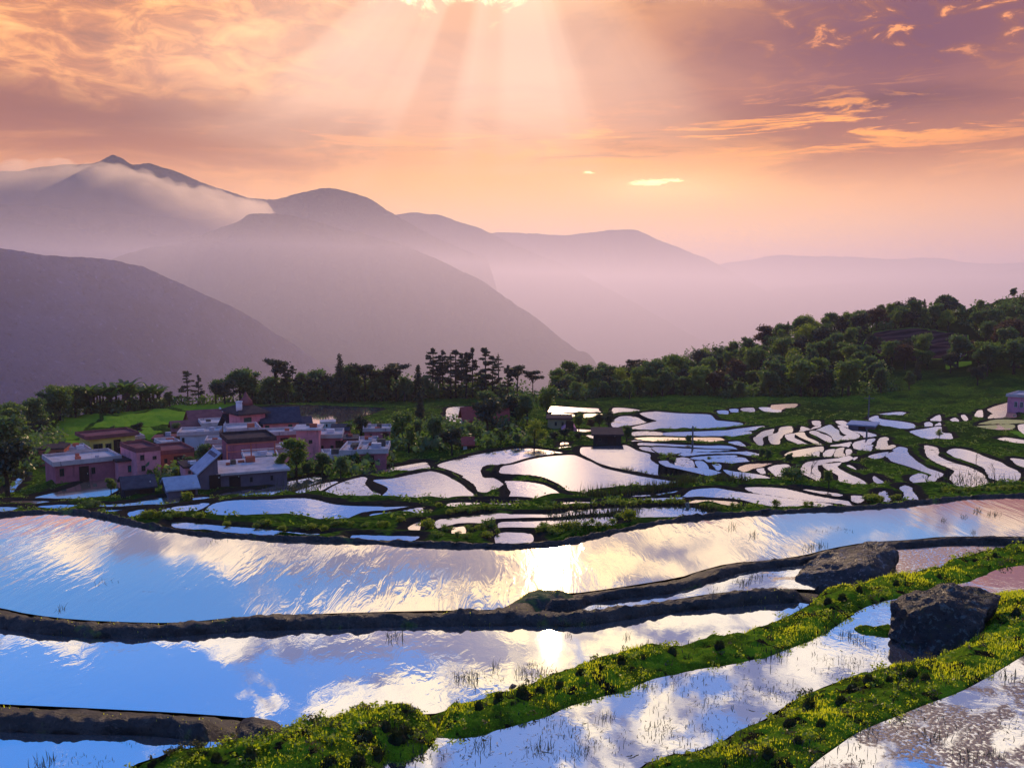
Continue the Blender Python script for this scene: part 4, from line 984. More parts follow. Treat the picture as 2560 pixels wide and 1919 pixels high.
def p_banana(seed):
    r = random.Random(seed); root = empty('banana_plant'); tag(root, None, 'banana plant')
    m_ = MB(); V = []; F = []
    for st in range(5):
        ox, oy = r.uniform(-1.4, 1.4), r.uniform(-1, 1); hs = r.uniform(2.0, 3.6)
        m_.tube([(ox, oy, -.6), (ox, oy, hs)], [.22, .12], 7)
        for k in range(8):
            a = k * .785 + r.uniform(-.3, .3); L = r.uniform(1.8, 2.9); up = r.uniform(.8, 2.0); wd_ = r.uniform(.24, .36); pv = None
            for i in range(8):
                t = i / 7; x = math.cos(a) * L * t * .75; y = math.sin(a) * L * t * .75; z = hs + up * L * .75 * t - 1.5 * up * .5 * t * t * L * .55
                ww = wd_ * math.sin(math.pi * min(.98, .12 + t * .86)) ** .7
                s_ = (-math.sin(a) * ww, math.cos(a) * ww)
                b = len(V); V += [(ox + x - s_[0], oy + y - s_[1], z + .08), (ox + x, oy + y, z), (ox + x + s_[0], oy + y + s_[1], z + .08)]
                if i: F += [(b - 3, b - 2, b + 1, b), (b - 2, b - 1, b + 2, b + 1)]
    m_.build('stem', BARK, root, True)
    LV_, LF = leaves([((r.uniform(-1.6, 1.6), r.uniform(-1, 1), r.uniform(.3, 2.0)), (1.0, .9, .9)) for _ in range(9)], 900, .42, seed)
    b = len(V); V += [tuple(x) for x in LV_]; F += [tuple(int(i) + b for i in f) for f in LF]
    mesh_obj('leaves', V, F, LEAF, root, False)
    return root
def p_bush(seed, mat, w=1.0, h=1.1, n=520, size=.17):
    r = random.Random(seed); cl = []
    for k in range(8):
        a = r.random() * 6.283; L = w * r.uniform(.1, .7)
        cl.append(((math.cos(a) * L, math.sin(a) * L, h * r.uniform(.25, .8)), (w * .4, w * .4, h * .32)))
    root = empty('shrub'); tag(root, None, 'shrub')
    m_ = MB()
    for c, s in cl[:6]: m_.tube([(0, 0, -.2), (c[0] * .5, c[1] * .5, c[2] * .6), c], [.03, .02, .008], 5)
    m_.build('stem', BARK, root, True)
    V, F = leaves(cl, n, size, seed); mesh_obj('foliage', V, F, mat, root, False)
    return root
def p_bare(seed, h=3.0):
    r = random.Random(seed); root = empty('bare_tree'); tag(root, None, 'bare tree'); m_ = MB()
    def grow(p, d, L, rad, dep):
        q = p + d * L; m_.tube([p, p.lerp(q, .5) + Vector((r.uniform(-.04, .04), 0, 0)) * L, q], [rad, rad * .8, rad * .6], 5)
        if dep:
            for _ in range(r.choice([2, 3])):
                nd = (d + Vector((r.uniform(-.8, .8), r.uniform(-.6, .6), r.uniform(-.1, .5)))).normalized()
                grow(p.lerp(q, r.uniform(.6, 1)), nd, L * r.uniform(.55, .8), rad * .55, dep - 1)
    grow(Vector((0, 0, -.2)), Vector((0.05, 0, 1)), h * .45, .06, 3)
    m_.build('trunk', BARK, root, True); return root
PROTO = {'b0': (p_broad(1, LEAF), 8), 'b1': (p_broad(2, LEAFB, 8, 3.4), 8), 'b2': (p_broad(3, LEAF, 8, 2.6), 8), 'b3': (p_broad(4, LEAFB, 8, 2.5, 2200), 8),
         'y': (p_broad(5, LEAFY, 7, 3.2, 2600, .34), 7), 'r': (p_broad(6, LEAFR, 8, 3.4), 8), 'dk': (p_broad(7, NEEDLE, 8, 3.3, 3000), 8),
         'p0': (p_pine(11), 12), 'p1': (p_pine(12, w=1.8, lo=.36, n=2000), 12), 'p2': (p_pine(13, w=2.6, lo=.2, n=3200), 12), 'p3': (p_pine(14, w=1.6, lo=.55, n=800, size=.34, top=.4), 12),
         'u': (p_umbrella(15), 10), 'c0': (p_cone(16), 12), 'c1': (p_cone(17, 12, 1.7), 12), 'ba': (p_banana(18), 5.2), 'bb': (p_banana(19), 5.2),
         's0': (p_bush(21, LEAFY), 1.1), 's1': (p_bush(22, LEAFB, 1.0, 1.0), 1.1), 's2': (p_bush(23, LEAFY, .8, 1.3), 1.3), 's3': (p_bush(24, LEAF, 1.2, 1.0, 620), 1.1),
         'x': (p_bare(25), 3.0), 'x1': (p_bare(28), 3.0)}
PK = {k: kids(o) for k, (o, h) in PROTO.items()}
used = set()
def plant(kind, loc, height, label, group=None, wide=1.0):
    root, h = PROTO[kind]; s = height / h
    if kind not in used:
        used.add(kind); o = root; o.location = loc; o.rotation_euler = (0, 0, rnd.random() * 6.28); o.scale = (s * wide, s * wide, s)
        o['label'] = label
    else:
        o = copy_tree(root, PK[kind], loc, rnd.random() * 6.28, (s * wide, s * wide, s), label)
    if group: o['group'] = group
    elif 'group' in o: del o['group']
    return o
def tree_at(kind, x, ytop, ybase, label, group=None, wide=1.0):
    q = spot(x, ybase); d = math.hypot(q.x, q.y)
    return plant(kind, q, max(at_dist(x, ytop, d)[2] - q.z, 0.3), label, group, wide)
ORD = 'first second third fourth fifth sixth seventh eighth ninth tenth eleventh twelfth thirteenth fourteenth fifteenth sixteenth seventeenth eighteenth nineteenth twentieth'.split()
def row(items, phrase, group):
    """a row of neighbours, told apart by their place in the row"""
    for i, (kind, x, yt, yb) in enumerate(sorted(items, key=lambda t: t[1])):
        tree_at(kind, x, yt - (9 if 'pond' in phrase or 'pine' in phrase else 0), yb, phrase.replace('#', ORD[i]), group, rnd.uniform(1.05, 1.4))
row([('b0', 8, 1040, 1165), ('dk', 20, 1080, 1240), ('b3', 45, 1012, 1110), ('b0', 78, 994, 1085), ('b2', 112, 976, 1062), ('b1', 150, 966, 1052), ('b0', 190, 964, 1045), ('dk', 95, 1040, 1110), ('b2', 60, 1060, 1140), ('b0', 215, 975, 1035), ('b1', 25, 1010, 1080)],
    '# tree from the left in the dark grove on the left edge', 'trees of the grove at the left edge')
row([('ba', 240, 952, 1030), ('bb', 262, 956, 1030), ('ba', 290, 948, 1028), ('bb', 316, 944, 1026), ('ba', 345, 962, 1024), ('bb', 372, 955, 1022), ('ba', 396, 954, 1020)],
    '# banana plant from the left on the ridge above the green fields', 'banana plants on the ridge above the fields')
row([('b2', 425, 976, 1016), ('p2', 470, 929, 1012), ('p1', 497, 938, 1012), ('b0', 540, 948, 1010), ('dk', 562, 944, 1010), ('b0', 602, 922, 1008), ('b2', 630, 926, 1006), ('p1', 583, 938, 1008), ('b3', 645, 962, 1004)],
    '# tree from the left along the ridge between banana plants and tower', 'trees on the ridge behind the village tower')
row([('u', 690, 906, 1003), ('p0', 714, 918, 1003), ('p1', 733, 924, 1003), ('b2', 758, 936, 1003), ('b0', 790, 933, 1004), ('dk', 820, 937, 1004), ('c0', 851, 892, 1004), ('b0', 880, 921, 1004), ('u', 913, 918, 1004), ('b2', 938, 926, 1004), ('p0', 965, 927, 1004), ('u', 991, 917, 1004), ('b2', 1012, 948, 1004), ('dk', 862, 945, 1004), ('b0', 675, 950, 1003), ('b3', 900, 945, 1003), ('b3', 842, 944, 1003), ('b0', 955, 945, 1003), ('dk', 770, 945, 1003), ('b2', 720, 950, 1003)],
    '# tree from the left in the dark row behind the village pond', 'trees in the row behind the village pond')
row([('c1', 1046, 920, 1004), ('p0', 1083, 881, 990), ('p1', 1107, 886, 990), ('p3', 1127, 892, 990), ('p2', 1140, 886, 990), ('p0', 1166, 892, 990), ('p1', 1182, 880, 990), ('p2', 1214, 881, 990), ('p3', 1246, 892, 992), ('p0', 1270, 923, 1000), ('u', 1294, 922, 1002), ('u', 1332, 934, 1000), ('p2', 1232, 900, 992), ('p1', 1155, 896, 990), ('p0', 1100, 900, 990), ('b2', 1065, 945, 995), ('b3', 1200, 940, 995)],
    '# tree from the left in the tall thin pine clump above the middle ponds', 'trees in the tall pine clump')
for k, x, yt, yb, lab in [
    ('c1', 1050, 960, 1062, 'dark columnar conifer standing below the pine clump beside white glints of water'),
    ('dk', 1219, 985, 1092, 'dark tall tree between the two small red roofed houses'), ('b0', 1215, 975, 1060, 'broad dark green tree just behind the two red roofed houses'),
    ('dk', 1262, 985, 1066, 'dark tree right of the white house with red roof'), ('dk', 1290, 980, 1066, 'dark tree left of the khaki walled house'), ('b0', 1318, 985, 1062, 'dark tree touching the khaki walled house'),
    ('b1', 1368, 970, 1048, 'rounded light green tree where the pine clump ends on the right'), ('y', 1336, 1050, 1118, 'yellow green tree behind the curving middle pond'),
    ('b1', 1005, 1032, 1124, 'large bright green tree at the right end of the village'), ('b3', 1022, 1062, 1132, 'leafy green tree in front of the large bright one at the village end'),
    ('b0', 1040, 1050, 1110, 'dark green tree between the village and the big dark tree'), ('dk', 1130, 1062, 1138, 'big black green tree above the bank of the middle ponds'),
    ('b0', 1085, 1040, 1122, 'mid green tree beside the big black green tree'), ('b3', 1218, 1098, 1124, 'low rounded tree above the big curved pond'), ('b0', 1170, 1060, 1100, 'dark tree above the tiny red roofed shed'),
    ('b2', 1252, 1075, 1112, 'dark low tree left of the yellow green tree'), ('b2', 1290, 1082, 1118, 'small dark tree at the foot of the yellow green tree'),
    ('dk', 903, 1034, 1092, 'solitary black round tree right of the blue roofed main house'), ('b2', 872, 1056, 1086, 'small green tree in front of the village pond'), ('b3', 948, 1050, 1080, 'light green tree behind the low house with pink chimney'),
    ('b1', 741, 1098, 1196, 'large spreading green tree below the pink tower block'), ('b3', 700, 1128, 1196, 'rounded green tree left of the large spreading tree'), ('b0', 806, 1130, 1192, 'dark green tree below the mauve block'), ('b0', 852, 1140, 1196, 'dark shrubby tree beside the low terrace house'), ('b2', 772, 1150, 1200, 'small dark tree in front of the large spreading tree'),
    ('b0', 508, 1110, 1176, 'dark tree in front of the white house'), ('b0', 475, 1140, 1182, 'dark spreading tree beside the long brick wall'), ('y', 537, 1124, 1158, 'small yellow green tree right of the dark tree by the white house'),
    ('dk', 345, 1052, 1090, 'dark round tree beside the yellow walled school'), ('b2', 283, 1062, 1092, 'small dark tree on the green field edge'), ('b0', 437, 1057, 1100, 'dark bushy tree left of the maroon roofs'), ('b3', 575, 1016, 1044, 'round green bush tree on the field left of the tower'),
    ('b0', 420, 1185, 1222, 'dark tree over the sheds below the pink house'), ('b3', 440, 1170, 1200, 'grey green tree in front of the pink house corner'),
    ('b1', 278, 1196, 1236, 'glossy leaved tree leaning over the tan village pond'), ('b1', 1447, 1036, 1078, 'slim green tree beside the pink arched shed'),
    ('dk', 1498, 1028, 1072, 'dark spreading tree in front of the far strip ponds'), ('dk', 1522, 1024, 1074, 'taller dark tree at the left end of the far wedge pond'), ('r', 1478, 1046, 1078, 'brownish thin tree between slim green tree and dark trees'),
    ('b2', 1566, 1062, 1106, 'dark blue green tree right of the dark hut'), ('dk', 1412, 1066, 1104, 'low black tree clump left of the dark hut'), ('dk', 1445, 1078, 1104, 'black bush touching the left side of the dark hut'), ('dk', 1385, 1075, 1110, 'black bush right of the yellow green tree'),
    ('y', 2348, 1072, 1096, 'bright round tree on the bank between the two large right hand ponds'), ('b2', 1720, 1086, 1112, 'dark bush beside the thin pole in the strip ponds'),
    ('s3', 1985, 1165, 1200, 'dark boulder like bush on the bank left of the bare tree'), ('b3', 2072, 1172, 1222, 'leafy bush tree in front of the bare tree'), ('b2', 1918, 1120, 1160, 'dark bush between the red mud patch and the curved ponds'), ('b0', 1905, 1120, 1150, 'low dark bush above the red mud patch'), ('b2', 1975, 1130, 1166, 'upright dark bush at the end of the long pink pond'),
    ('x', 2028, 1118, 1190, 'leafless forked sapling standing in front of the looping ponds'), ('x1', 2485, 1150, 1210, 'leafless branching tree near the right edge beyond the widest pond'), ('x1', 2440, 1120, 1165, 'thin leafless branches beside the stubble pond on the right')]:
    tree_at(k, x, yt, yb, lab)
# the right-hand hill: a wood with clearings
def in_poly(q, p): return seg_sdf(np.array([[q[0], q[1]]]), p)[0] < 0
PLOW = np.array(PLOUGH)
cnt = 0; r = random.Random(5); placed = []
HLAB = {'b0': 'dark green broadleaf tree in the wood on the right hand hill', 'b1': 'mid green broadleaf tree in the wood on the right hand hill', 'b2': 'narrow dark tree in the wood on the right hand hill', 'b3': 'narrow mid green tree in the wood on the right hand hill',
        'dk': 'blackish round tree in the wood on the right hand hill', 'r': 'russet brown tree in the wood on the right hand hill', 'y': 'yellow green tree in the wood on the right hand hill', 'c0': 'dark conifer in the wood on the right hand hill', 'u': 'flat topped pine on the skyline of the right hand hill'}
tries = 0
while cnt < 290 and tries < 14000:
    tries += 1
    x = r.uniform(1380, 2680); a = math.atan((x - W0 / 2) / F0)
    dlo = 203 if x < 2000 else 203; dhi = float(np.interp(x, [1380, 1500, 1700, 1900, 2100, 2350, 2680], [232, 238, 262, 292, 318, 342, 372]))
    d = dlo + (dhi - dlo) * r.random()
    X_, Y_ = d * math.sin(a), d * math.cos(a)
    if in_poly((X_, Y_), PLOW): continue
    z = ground_z(X_, Y_); py = HORIZON - z / d * F0 * math.cos(a)
    den = 1.0
    if x > 2230 and 905 < py < 985: den = .22
    if x > 2380 and py < 800: den = .12
    if py > 985 and x < 2100: den = .5
    if 1790 < x < 1900 and 950 < py < 985: den = .3
    if r.random() > den: continue
    if any((X_ - q[0]) ** 2 + (Y_ - q[1]) ** 2 < (1.6 + 1.1 * q[2]) ** 2 for q in placed): continue
    k = r.choices(['b0', 'b1', 'b2', 'b3', 'dk', 'r', 'y', 'c0'], [6, 5, 5, 4, 4, 1.2, .5, 1])[0]
    if d > dhi - 12 and r.random() < .3: k = 'u' if r.random() < .4 else 'b2'
    h = r.uniform(4.2, 8.2) * (1.0 if den > .5 else .7)
    placed.append((X_, Y_, h / 6))
    plant(k, (X_, Y_, z - .2), h, HLAB[k], 'trees in the wood on the right hill', r.uniform(.9, 1.25)); cnt += 1
# undergrowth filling the foot of the tree rows and the wood
ug = []
def under(pts, n, h0, h1, dep=6):
    q = resample(np.array([list(spot(*p)) for p in pts]), 60)
    for _ in range(n):
        c = q[rnd.randrange(60)]; rr = Vector((c[0], c[1], 0)).normalized() * rnd.uniform(0, dep)
        h = rnd.uniform(h0, h1); x_, y_ = c[0] + rr.x + rnd.uniform(-1.5, 1.5), c[1] + rr.y
        ug.append(((x_, y_, ground_z(x_, y_) + h * .4), (h * .7, h * .7, h * .55)))
under([(640, 1003), (760, 1004), (900, 1004), (1030, 1003)], 190, 2.4, 6.2)
under([(1040, 998), (1120, 992), (1200, 992), (1300, 1000)], 140, 1.8, 5.0)
under([(1290, 1010), (1400, 1000), (1500, 994), (1700, 990), (1900, 990), (2100, 985)], 220, 1.5, 3.4, 10)
under([(0, 1120), (60, 1090), (120, 1060), (220, 1036)], 90, 1.5, 4.0)
under([(0, 1220), (40, 1190), (80, 1140), (130, 1110)], 70, 1.5, 3.5, 4)
under([(230, 1030), (320, 1026), (410, 1020)], 60, 1.0, 2.4)
under([(420, 1016), (520, 1012), (640, 1006)], 50, 1.0, 2.6)
under([(980, 1130), (1060, 1128), (1140, 1130), (1220, 1118), (1330, 1112)], 100, 1.0, 2.6, 7)
under([(1000, 1100), (1100, 1095), (1200, 1088), (1300, 1080)], 90, 1.0, 2.8, 8)
under([(880, 1090), (950, 1075), (1040, 1070), (1140, 1060)], 60, 1.0, 2.4, 6)
under([(690, 1196), (760, 1198), (860, 1190), (960, 1172)], 60, .8, 2.0, 3)
under([(380, 1220), (440, 1200), (500, 1180)], 40, .8, 2.0, 3)
for _ in range(420):
    x = rnd.uniform(1450, 2640); a = math.atan((x - W0 / 2) / F0); dhi = float(np.interp(x, [1380, 1500, 1700, 1900, 2100, 2350, 2680], [234, 240, 264, 294, 320, 340, 362])); d = rnd.uniform(206, dhi)
    X_, Y_ = d * math.sin(a), d * math.cos(a)
    if in_poly((X_, Y_), PLOW) or (x > 2230 and d < 262): continue
    h = rnd.uniform(1.5, 4.0); ug.append(((X_, Y_, ground_z(X_, Y_) + h * .35), (h * .9, h * .9, h * .5)))
V, F = leaves(ug, 75000, .62, 91)
tag(mesh_obj('undergrowth', V, F, LEAF, None, False), kind='stuff')
# low weeds and grass clumps roughening the banks of the middle terraces
sel = np.nonzero((near > 0.8) & (near < 7) & (~ins) & (D1 > 44) & (D1 < 205) & (field < 0.3))[0]
wgt = D1[sel] ** 1.0; sel = np.random.default_rng(8).choice(sel, 5200, p=wgt / wgt.sum())
gc = []
for i_ in sel:
    h = rnd.uniform(.10, .36); gc.append(((X[i_], Y[i_], Z[i_] + h * .3), (h * rnd.uniform(.7, 1.6), h * .9, h * .5)))
V, F = leaves(gc, 40000, .15, 92)
tag(mesh_obj('grass', V, F, LEAFB, None, False), kind='stuff')
# shrubs on the strips beyond the long dark bank and beside the ponds
SH = [('B1', '750,630,150 960,660,110 1430,610,140 440,560,60 210,615,50 295,610,60 850,715,60 880,390,60 640,520,40', 'bright green shrub on the grassy strip behind the middle of the long dark bank', 'shrubs behind the middle of the long bank'),
      ('B1', '980,470,60 1060,465,60 1140,460,60 1220,450,60 1300,440,55 1400,435,50 1450,435,50', 'rounded shrub of the low hedge between the thin strip ponds', 'shrubs of the low hedge'),
      ('B1', '1230,660,110 1340,640,70 1080,730,60 1180,735,60 1400,720,80 1520,700,80 2020,620,60 2110,690,110 2180,700,110 1970,680,70', 'leafy shrub at the foot of the long dark bank in the middle', 'shrubs at the foot of the long bank'),
      ('B2', '20,650,110 100,660,110 200,650,120 280,640,120 360,640,130 450,650,150 530,640,120 600,640,80 680,620,70 760,590,60', 'leafy white flecked shrub in the thicket behind the bend of the long bank', 'shrubs in the thicket behind the bend'),
      ('B2', '50,420,60 130,420,60 220,420,55 360,410,100 460,400,50 560,395,45 650,390,60 760,380,40 870,380,50 980,380,50 1060,370,40 1160,365,45 1280,365,45 1380,360,60 1450,360,45 1510,360,60', 'small shrub in the green row between the strip ponds', 'shrubs in the green row between strip ponds'),
      ('B2', '950,540,160', 'tall leafy sapling at the bend of the long dark bank', None), ('B2', '830,520,50', 'small pale shrub left of the tall leafy sapling', None),
      ('B2', '1760,400,40 1860,410,45 1960,415,60 2080,400,50 2150,405,60', 'low shrub on the green bank near the two blue strip ponds', 'shrubs near the blue strip ponds'),
      ('A1', '1990,1550,150', 'bright round shrub beside the tip of the blue strip pond', None), ('A2', '850,1525,70', 'first small shrub on the long bank right of the bright round shrub', None), ('A2', '930,1525,60', 'second small shrub on the long bank right of the bright round shrub', None),
      ('A2', '1720,1470,140 1800,1470,140 1890,1465,110 2060,1440,90 2120,1420,90', 'bright shrub in the clump where the long bank meets the right terraces', 'shrubs where the long bank meets the right terraces'),
      ('A3', '70,1620,130 150,1620,130 230,1620,100 1130,1500,70 1220,1490,70 1300,1490,80 1440,1490,90 1520,1480,70 1620,1470,70 1720,1480,80 1830,1465,80 1930,1465,90 2050,1465,80 2150,1460,90', 'green shrub in the row behind the right end of the long dark bank', 'shrubs behind the right end of the long bank'),
      ('B3', '960,465,80 1050,465,80 1000,480,60', 'dark leafed shrub on the bank by the tan village pond', 'shrubs by the tan village pond'),
      ('B3', '1600,600,110 1680,600,120 1760,600,100 1860,600,70 1930,600,70 2000,590,90 1890,640,50', 'bright green shrub behind the left part of the long dark bank', 'shrubs behind the left part of the long bank'),
      ('B3', '2080,400,120', 'yellow green sapling by the white roofed shed', None), ('B4', '225,605,90', 'bright shrub at the corner of the wide tan strip pond', None),
      ('B4', '510,700,60 840,730,50 1140,745,60 1390,730,60 1450,720,50 1600,745,60 1700,690,40 1740,690,40 1890,695,60 2060,700,40 920,680,50 980,680,50', 'small shrub on the grass strip left of the bright green shrubs', 'small shrubs on the left grass strip'),
      ('A1', '520,850,90 570,900,80 1060,900,60 1130,950,50 1180,985,50', 'shrub on the green bank between the speckled and the curved ponds', 'shrubs by the speckled pond')]
for rg, s, lab, grp in SH:
    x0, y0, sc = REG[rg]
    for t_ in s.split():
        zx, zy, hh = map(float, t_.split(','))
        x, yb = x0 + zx / sc, y0 + zy / sc; hh *= .8
        tree_at(rnd.choice(['s0', 's1', 's2', 's0']) if 'dark' not in lab.split()[0] else 's3', x, yb - hh / sc * 1.05, yb, lab, grp, rnd.uniform(.9, 1.3))
# reeds and stubble on the pond edges
def reeds(s, n, h0, h1, seed, wid=.3):
    p = trace(s); q = np.array([list(spot(x, y)) for x, y in p]); q = resample(q, 200); r_ = np.random.default_rng(seed)
    i = r_.integers(0, 200, n); b = q[i] + r_.normal(size=(n, 3)) * [wid, wid, 0.0]
    h = h0 + (h1 - h0) * r_.random(n) ** 2; a = r_.random(n) * 6.28; sd_ = np.stack([np.cos(a), np.sin(a), a * 0], 1) * .03
    t = b + r_.normal(size=(n, 3)) * [.12, .12, 0]; t[:, 2] += h; b[:, 2] -= .1
    V = np.stack([b - sd_, b + sd_, t], 1).reshape(-1, 3)
    tag(mesh_obj('reeds', V, np.arange(n * 3).reshape(-1, 3), GRASSD, None, False), kind='stuff')
reeds('B2: 450,268 700,258 900,245 1100,215 1300,178 1500,140 1640,112', 900, .25, 1.0, 1)
reeds('A1: 1050,1188 1280,1180 1440,1178 1600,1185', 300, .2, .8, 2)
reeds('B2: 100,524 400,492 780,470 1000,478 1300,470 1600,458 1840,432', 900, .1, .5, 3)
reeds('A4: 800,880 1000,925 1200,960 1400,995 1700,1035 1900,1068', 500, .1, .45, 4)
reeds('A3: 1300,1300 1500,1400 1650,1400 1500,1300', 400, .2, .7, 5, 2.0)
reeds('C2: 600,1280 700,1240 830,1200', 260, .3, .9, 6, 1.2)
# far wood on the bluish spur
fw = []
for k in range(1500):
    x = rnd.uniform(1380, 1860); yt = np.interp(x, [1400, 1500, 1580, 1640, 1750, 1900], [985, 962, 950, 934, 905, 880])
    d = 620 + rnd.uniform(-45, 5); q = at_dist(x, yt, 620); rr = Vector((q[0], q[1], 0)).normalized()
    hh = rnd.uniform(5, 9); dz = (620 - d) / .8 / 1.05
    fw.append(((q[0] + rr.x * (d - 620), q[1] + rr.y * (d - 620), q[2] - dz * .9 + hh * .35), (hh * .38, hh * .38, hh * .5)))
V, F = leaves(fw, 16000, 1.7, 77)
tag(mesh_obj('woods', V, F, LEAF, None, False), kind='stuff')
# ---------------------------------------------------------------- village
def wallmat(name, c, grime=0.5):
    m, nt, out = new_mat(name); p = geopos(nt)
    n1 = noise(nt, p, 0.7, 6, .65); n2 = noise(nt, mapping(nt, p, scale=(3, 3, .35)), 1.0, 4, .6)
    cc = mix(nt, smooth(nt, n1, .4, .7), c, tuple(x * .72 for x in c))
    cc = mix(nt, smooth(nt, n2, .58, .74, 0, grime), cc, (.06, .045, .045))
    matte(nt, out, cc, bump(nt, noise(nt, p, 5, 4), .02))
    return m
WM = {'pink': wallmat('pink_plaster', (.74, .27, .33), .3), 'mauve': wallmat('mauve_brick', (.45, .15, .20)), 'brick': wallmat('red_brick', (.44, .14, .10)), 'brown': wallmat('brown_brick', (.27, .13, .075)),
      'white': wallmat('white_plaster', (.60, .58, .68), .3), 'yellow': wallmat('yellow_plaster', (.72, .55, .16), .3), 'grey': wallmat('grey_cement', (.17, .125, .165)), 'dark': wallmat('dark_boards', (.055, .042, .045)),
      'khaki': wallmat('khaki_plaster', (.36, .28, .17)), 'peach': wallmat('peach_plaster', (.62, .40, .27)), 'hotpink': wallmat('bright_pink_plaster', (.72, .27, .38))}
RM = {'slab': wallmat('pale_cement_roof', (.54, .44, .47), .7), 'slate': mat_simple('dark_slate', (.030, .032, .055), (.055, .055, .085), .55, 2.0, .03), 'maroon': mat_simple('maroon_sheet', (.17, .055, .065), (.24, .085, .09), .6, 1.2, .02),
      'metal': mat_simple('blue_white_sheet', (.34, .37, .50), (.22, .25, .37), .35, 2.0, .01, .5), 'red': mat_simple('red_tiles', (.36, .065, .06), (.26, .05, .045), .7, 2.5, .02), 'darkroof': mat_simple('dark_roof', (.05, .03, .035), (.08, .05, .05), .8, 2.0, .02)}
FRM = mat_simple('window_frame_paint', (.10, .085, .08), None, .6)
FRW = mat_simple('window_frame_white', (.6, .58, .58), None, .6)
GLS, nt_, out_ = new_mat('window_glass'); principled(nt_, out_, (.012, .016, .022, 1), .12, None, .5)
TEAL, nt_, out_ = new_mat('teal_shutter'); principled(nt_, out_, (.012, .11, .115, 1), .45)
GREEN, nt_, out_ = new_mat('green_shutter'); principled(nt_, out_, (.015, .065, .060, 1), .45)
DOORM = mat_simple('door_wood', (.05, .025, .02), None, .6)
G = 'houses of the terraced village'
def house(name, label, cat, x, yb, w_px, h_px, depth, yaw=0, wall='mauve', roof='slab', wins=(), door=None, rise=0.0, over=.25, parapet=True, base=2.5, group=None, side_wins=0, junk=0):
    q = spot(x, yb); d = math.hypot(q.x, q.y); k = d / F0
    w, h = w_px * k / max(.5, math.cos(R(yaw))), h_px * k * (1.05 if group == G else 1.0)
    if group == G: depth *= .68
    root = empty(name, q, -math.atan2(q.x, q.y) + R(yaw)); tag(root, label, cat, group)
    hw = w / 2
    m = MB().box(-hw, hw, 0, depth, -base, h)
    if roof in ('gable', 'gable_red', 'gable_slate') or rise:
        pass
    m.build('wall', WM[wall], root)
    rm = RM[roof]
    o = over
    if rise == 0:
        m = MB().box(-hw - o, hw + o, -o, depth + o, h + .003, h + .20)
        r_ = m.build('roof', rm, root)
        if parapet:
            p = MB(); t = .14; z0, z1 = h + .203, h + .50
            p.box(-hw - o + .02, hw + o - .02, -o + .02, -o + t, z0, z1); p.box(-hw - o + .02, hw + o - .02, depth + o - t, depth + o - .02, z0, z1)
            p.box(-hw - o + .02, -hw - o + t, -o + t + .003, depth + o - t - .003, z0, z1 - .01); p.box(hw + o - t, hw + o - .02, -o + t + .003, depth + o - t - .003, z0, z1 - .01)
            p.build('parapet', rm, r_)
        if junk:
            jr = random.Random(int(x)); 
            for _ in range(junk):
                jx = jr.uniform(-hw + .5, hw - .9); jy = jr.uniform(.6, depth - 1); s = jr.uniform(.25, .7)
                b = MB().box(jx, jx + s * jr.uniform(.8, 2), jy, jy + s, h + .203, h + .203 + s * jr.uniform(.5, 1.1)).build('roof_box', jr.choice([FRM, WM['brick'], WM['white'], RM['metal']]), r_)
    elif rise > 0:      # gable, ridge along the front
        z0, z1 = h + .003, h + rise
        m = MB(); t = .12; yr = depth / 2
        m.add([(-hw - o, -o, z0 - .1), (hw + o, -o, z0 - .1), (hw + o, yr, z1), (-hw - o, yr, z1), (-hw - o, depth + o, z0 - .1), (hw + o, depth + o, z0 - .1),
               (-hw - o, -o, z0 - .1 + t), (hw + o, -o, z0 - .1 + t), (hw + o, yr, z1 + t), (-hw - o, yr, z1 + t), (-hw - o, depth + o, z0 - .1 + t), (hw + o, depth + o, z0 - .1 + t)],
              [(0, 3, 2, 1), (3, 4, 5, 2), (6, 7, 8, 9), (9, 8, 11, 10), (0, 1, 7, 6), (4, 10, 11, 5), (0, 6, 9, 3), (3, 9, 10, 4), (1, 2, 8, 7), (2, 5, 11, 8)])
        m.build('roof', rm, root)
        g = MB()
        for sx in (-hw + .05, hw - .05): g.add([(sx, .05, h), (sx, depth - .05, h), (sx, yr, z1 - .12)], [(0, 1, 2)])
        g.build('gable', WM[wall], root)
    else:               # lean-to sloping towards the left front
        z0, z1 = h - .1, h - rise
        m = MB(); t = .1
        m.add([(-hw - o, -o, z0), (hw + o, -o, z1), (hw + o, depth + o, z1), (-hw - o, depth + o, z0), (-hw - o, -o, z0 + t), (hw + o, -o, z1 + t), (hw + o, depth + o, z1 + t), (-hw - o, depth + o, z0 + t)],
              [(0, 3, 2, 1), (4, 5, 6, 7), (0, 1, 5, 4), (1, 2, 6, 5), (2, 3, 7, 6), (3, 0, 4, 7)])
        m.build('roof', rm, root)
        g = MB().add([(-hw + .05, .02, h - .12), (hw - .02, .02, h - .12), (hw - .02, .02, z1 - .05), (-hw + .05, depth - .02, h - .12), (hw - .02, depth - .02, h - .12), (hw - .02, depth - .02, z1 - .05)], [(0, 1, 2), (3, 5, 4), (1, 4, 5, 2), (0, 2, 5, 3)])
        g.build('gable', WM[wall], root)
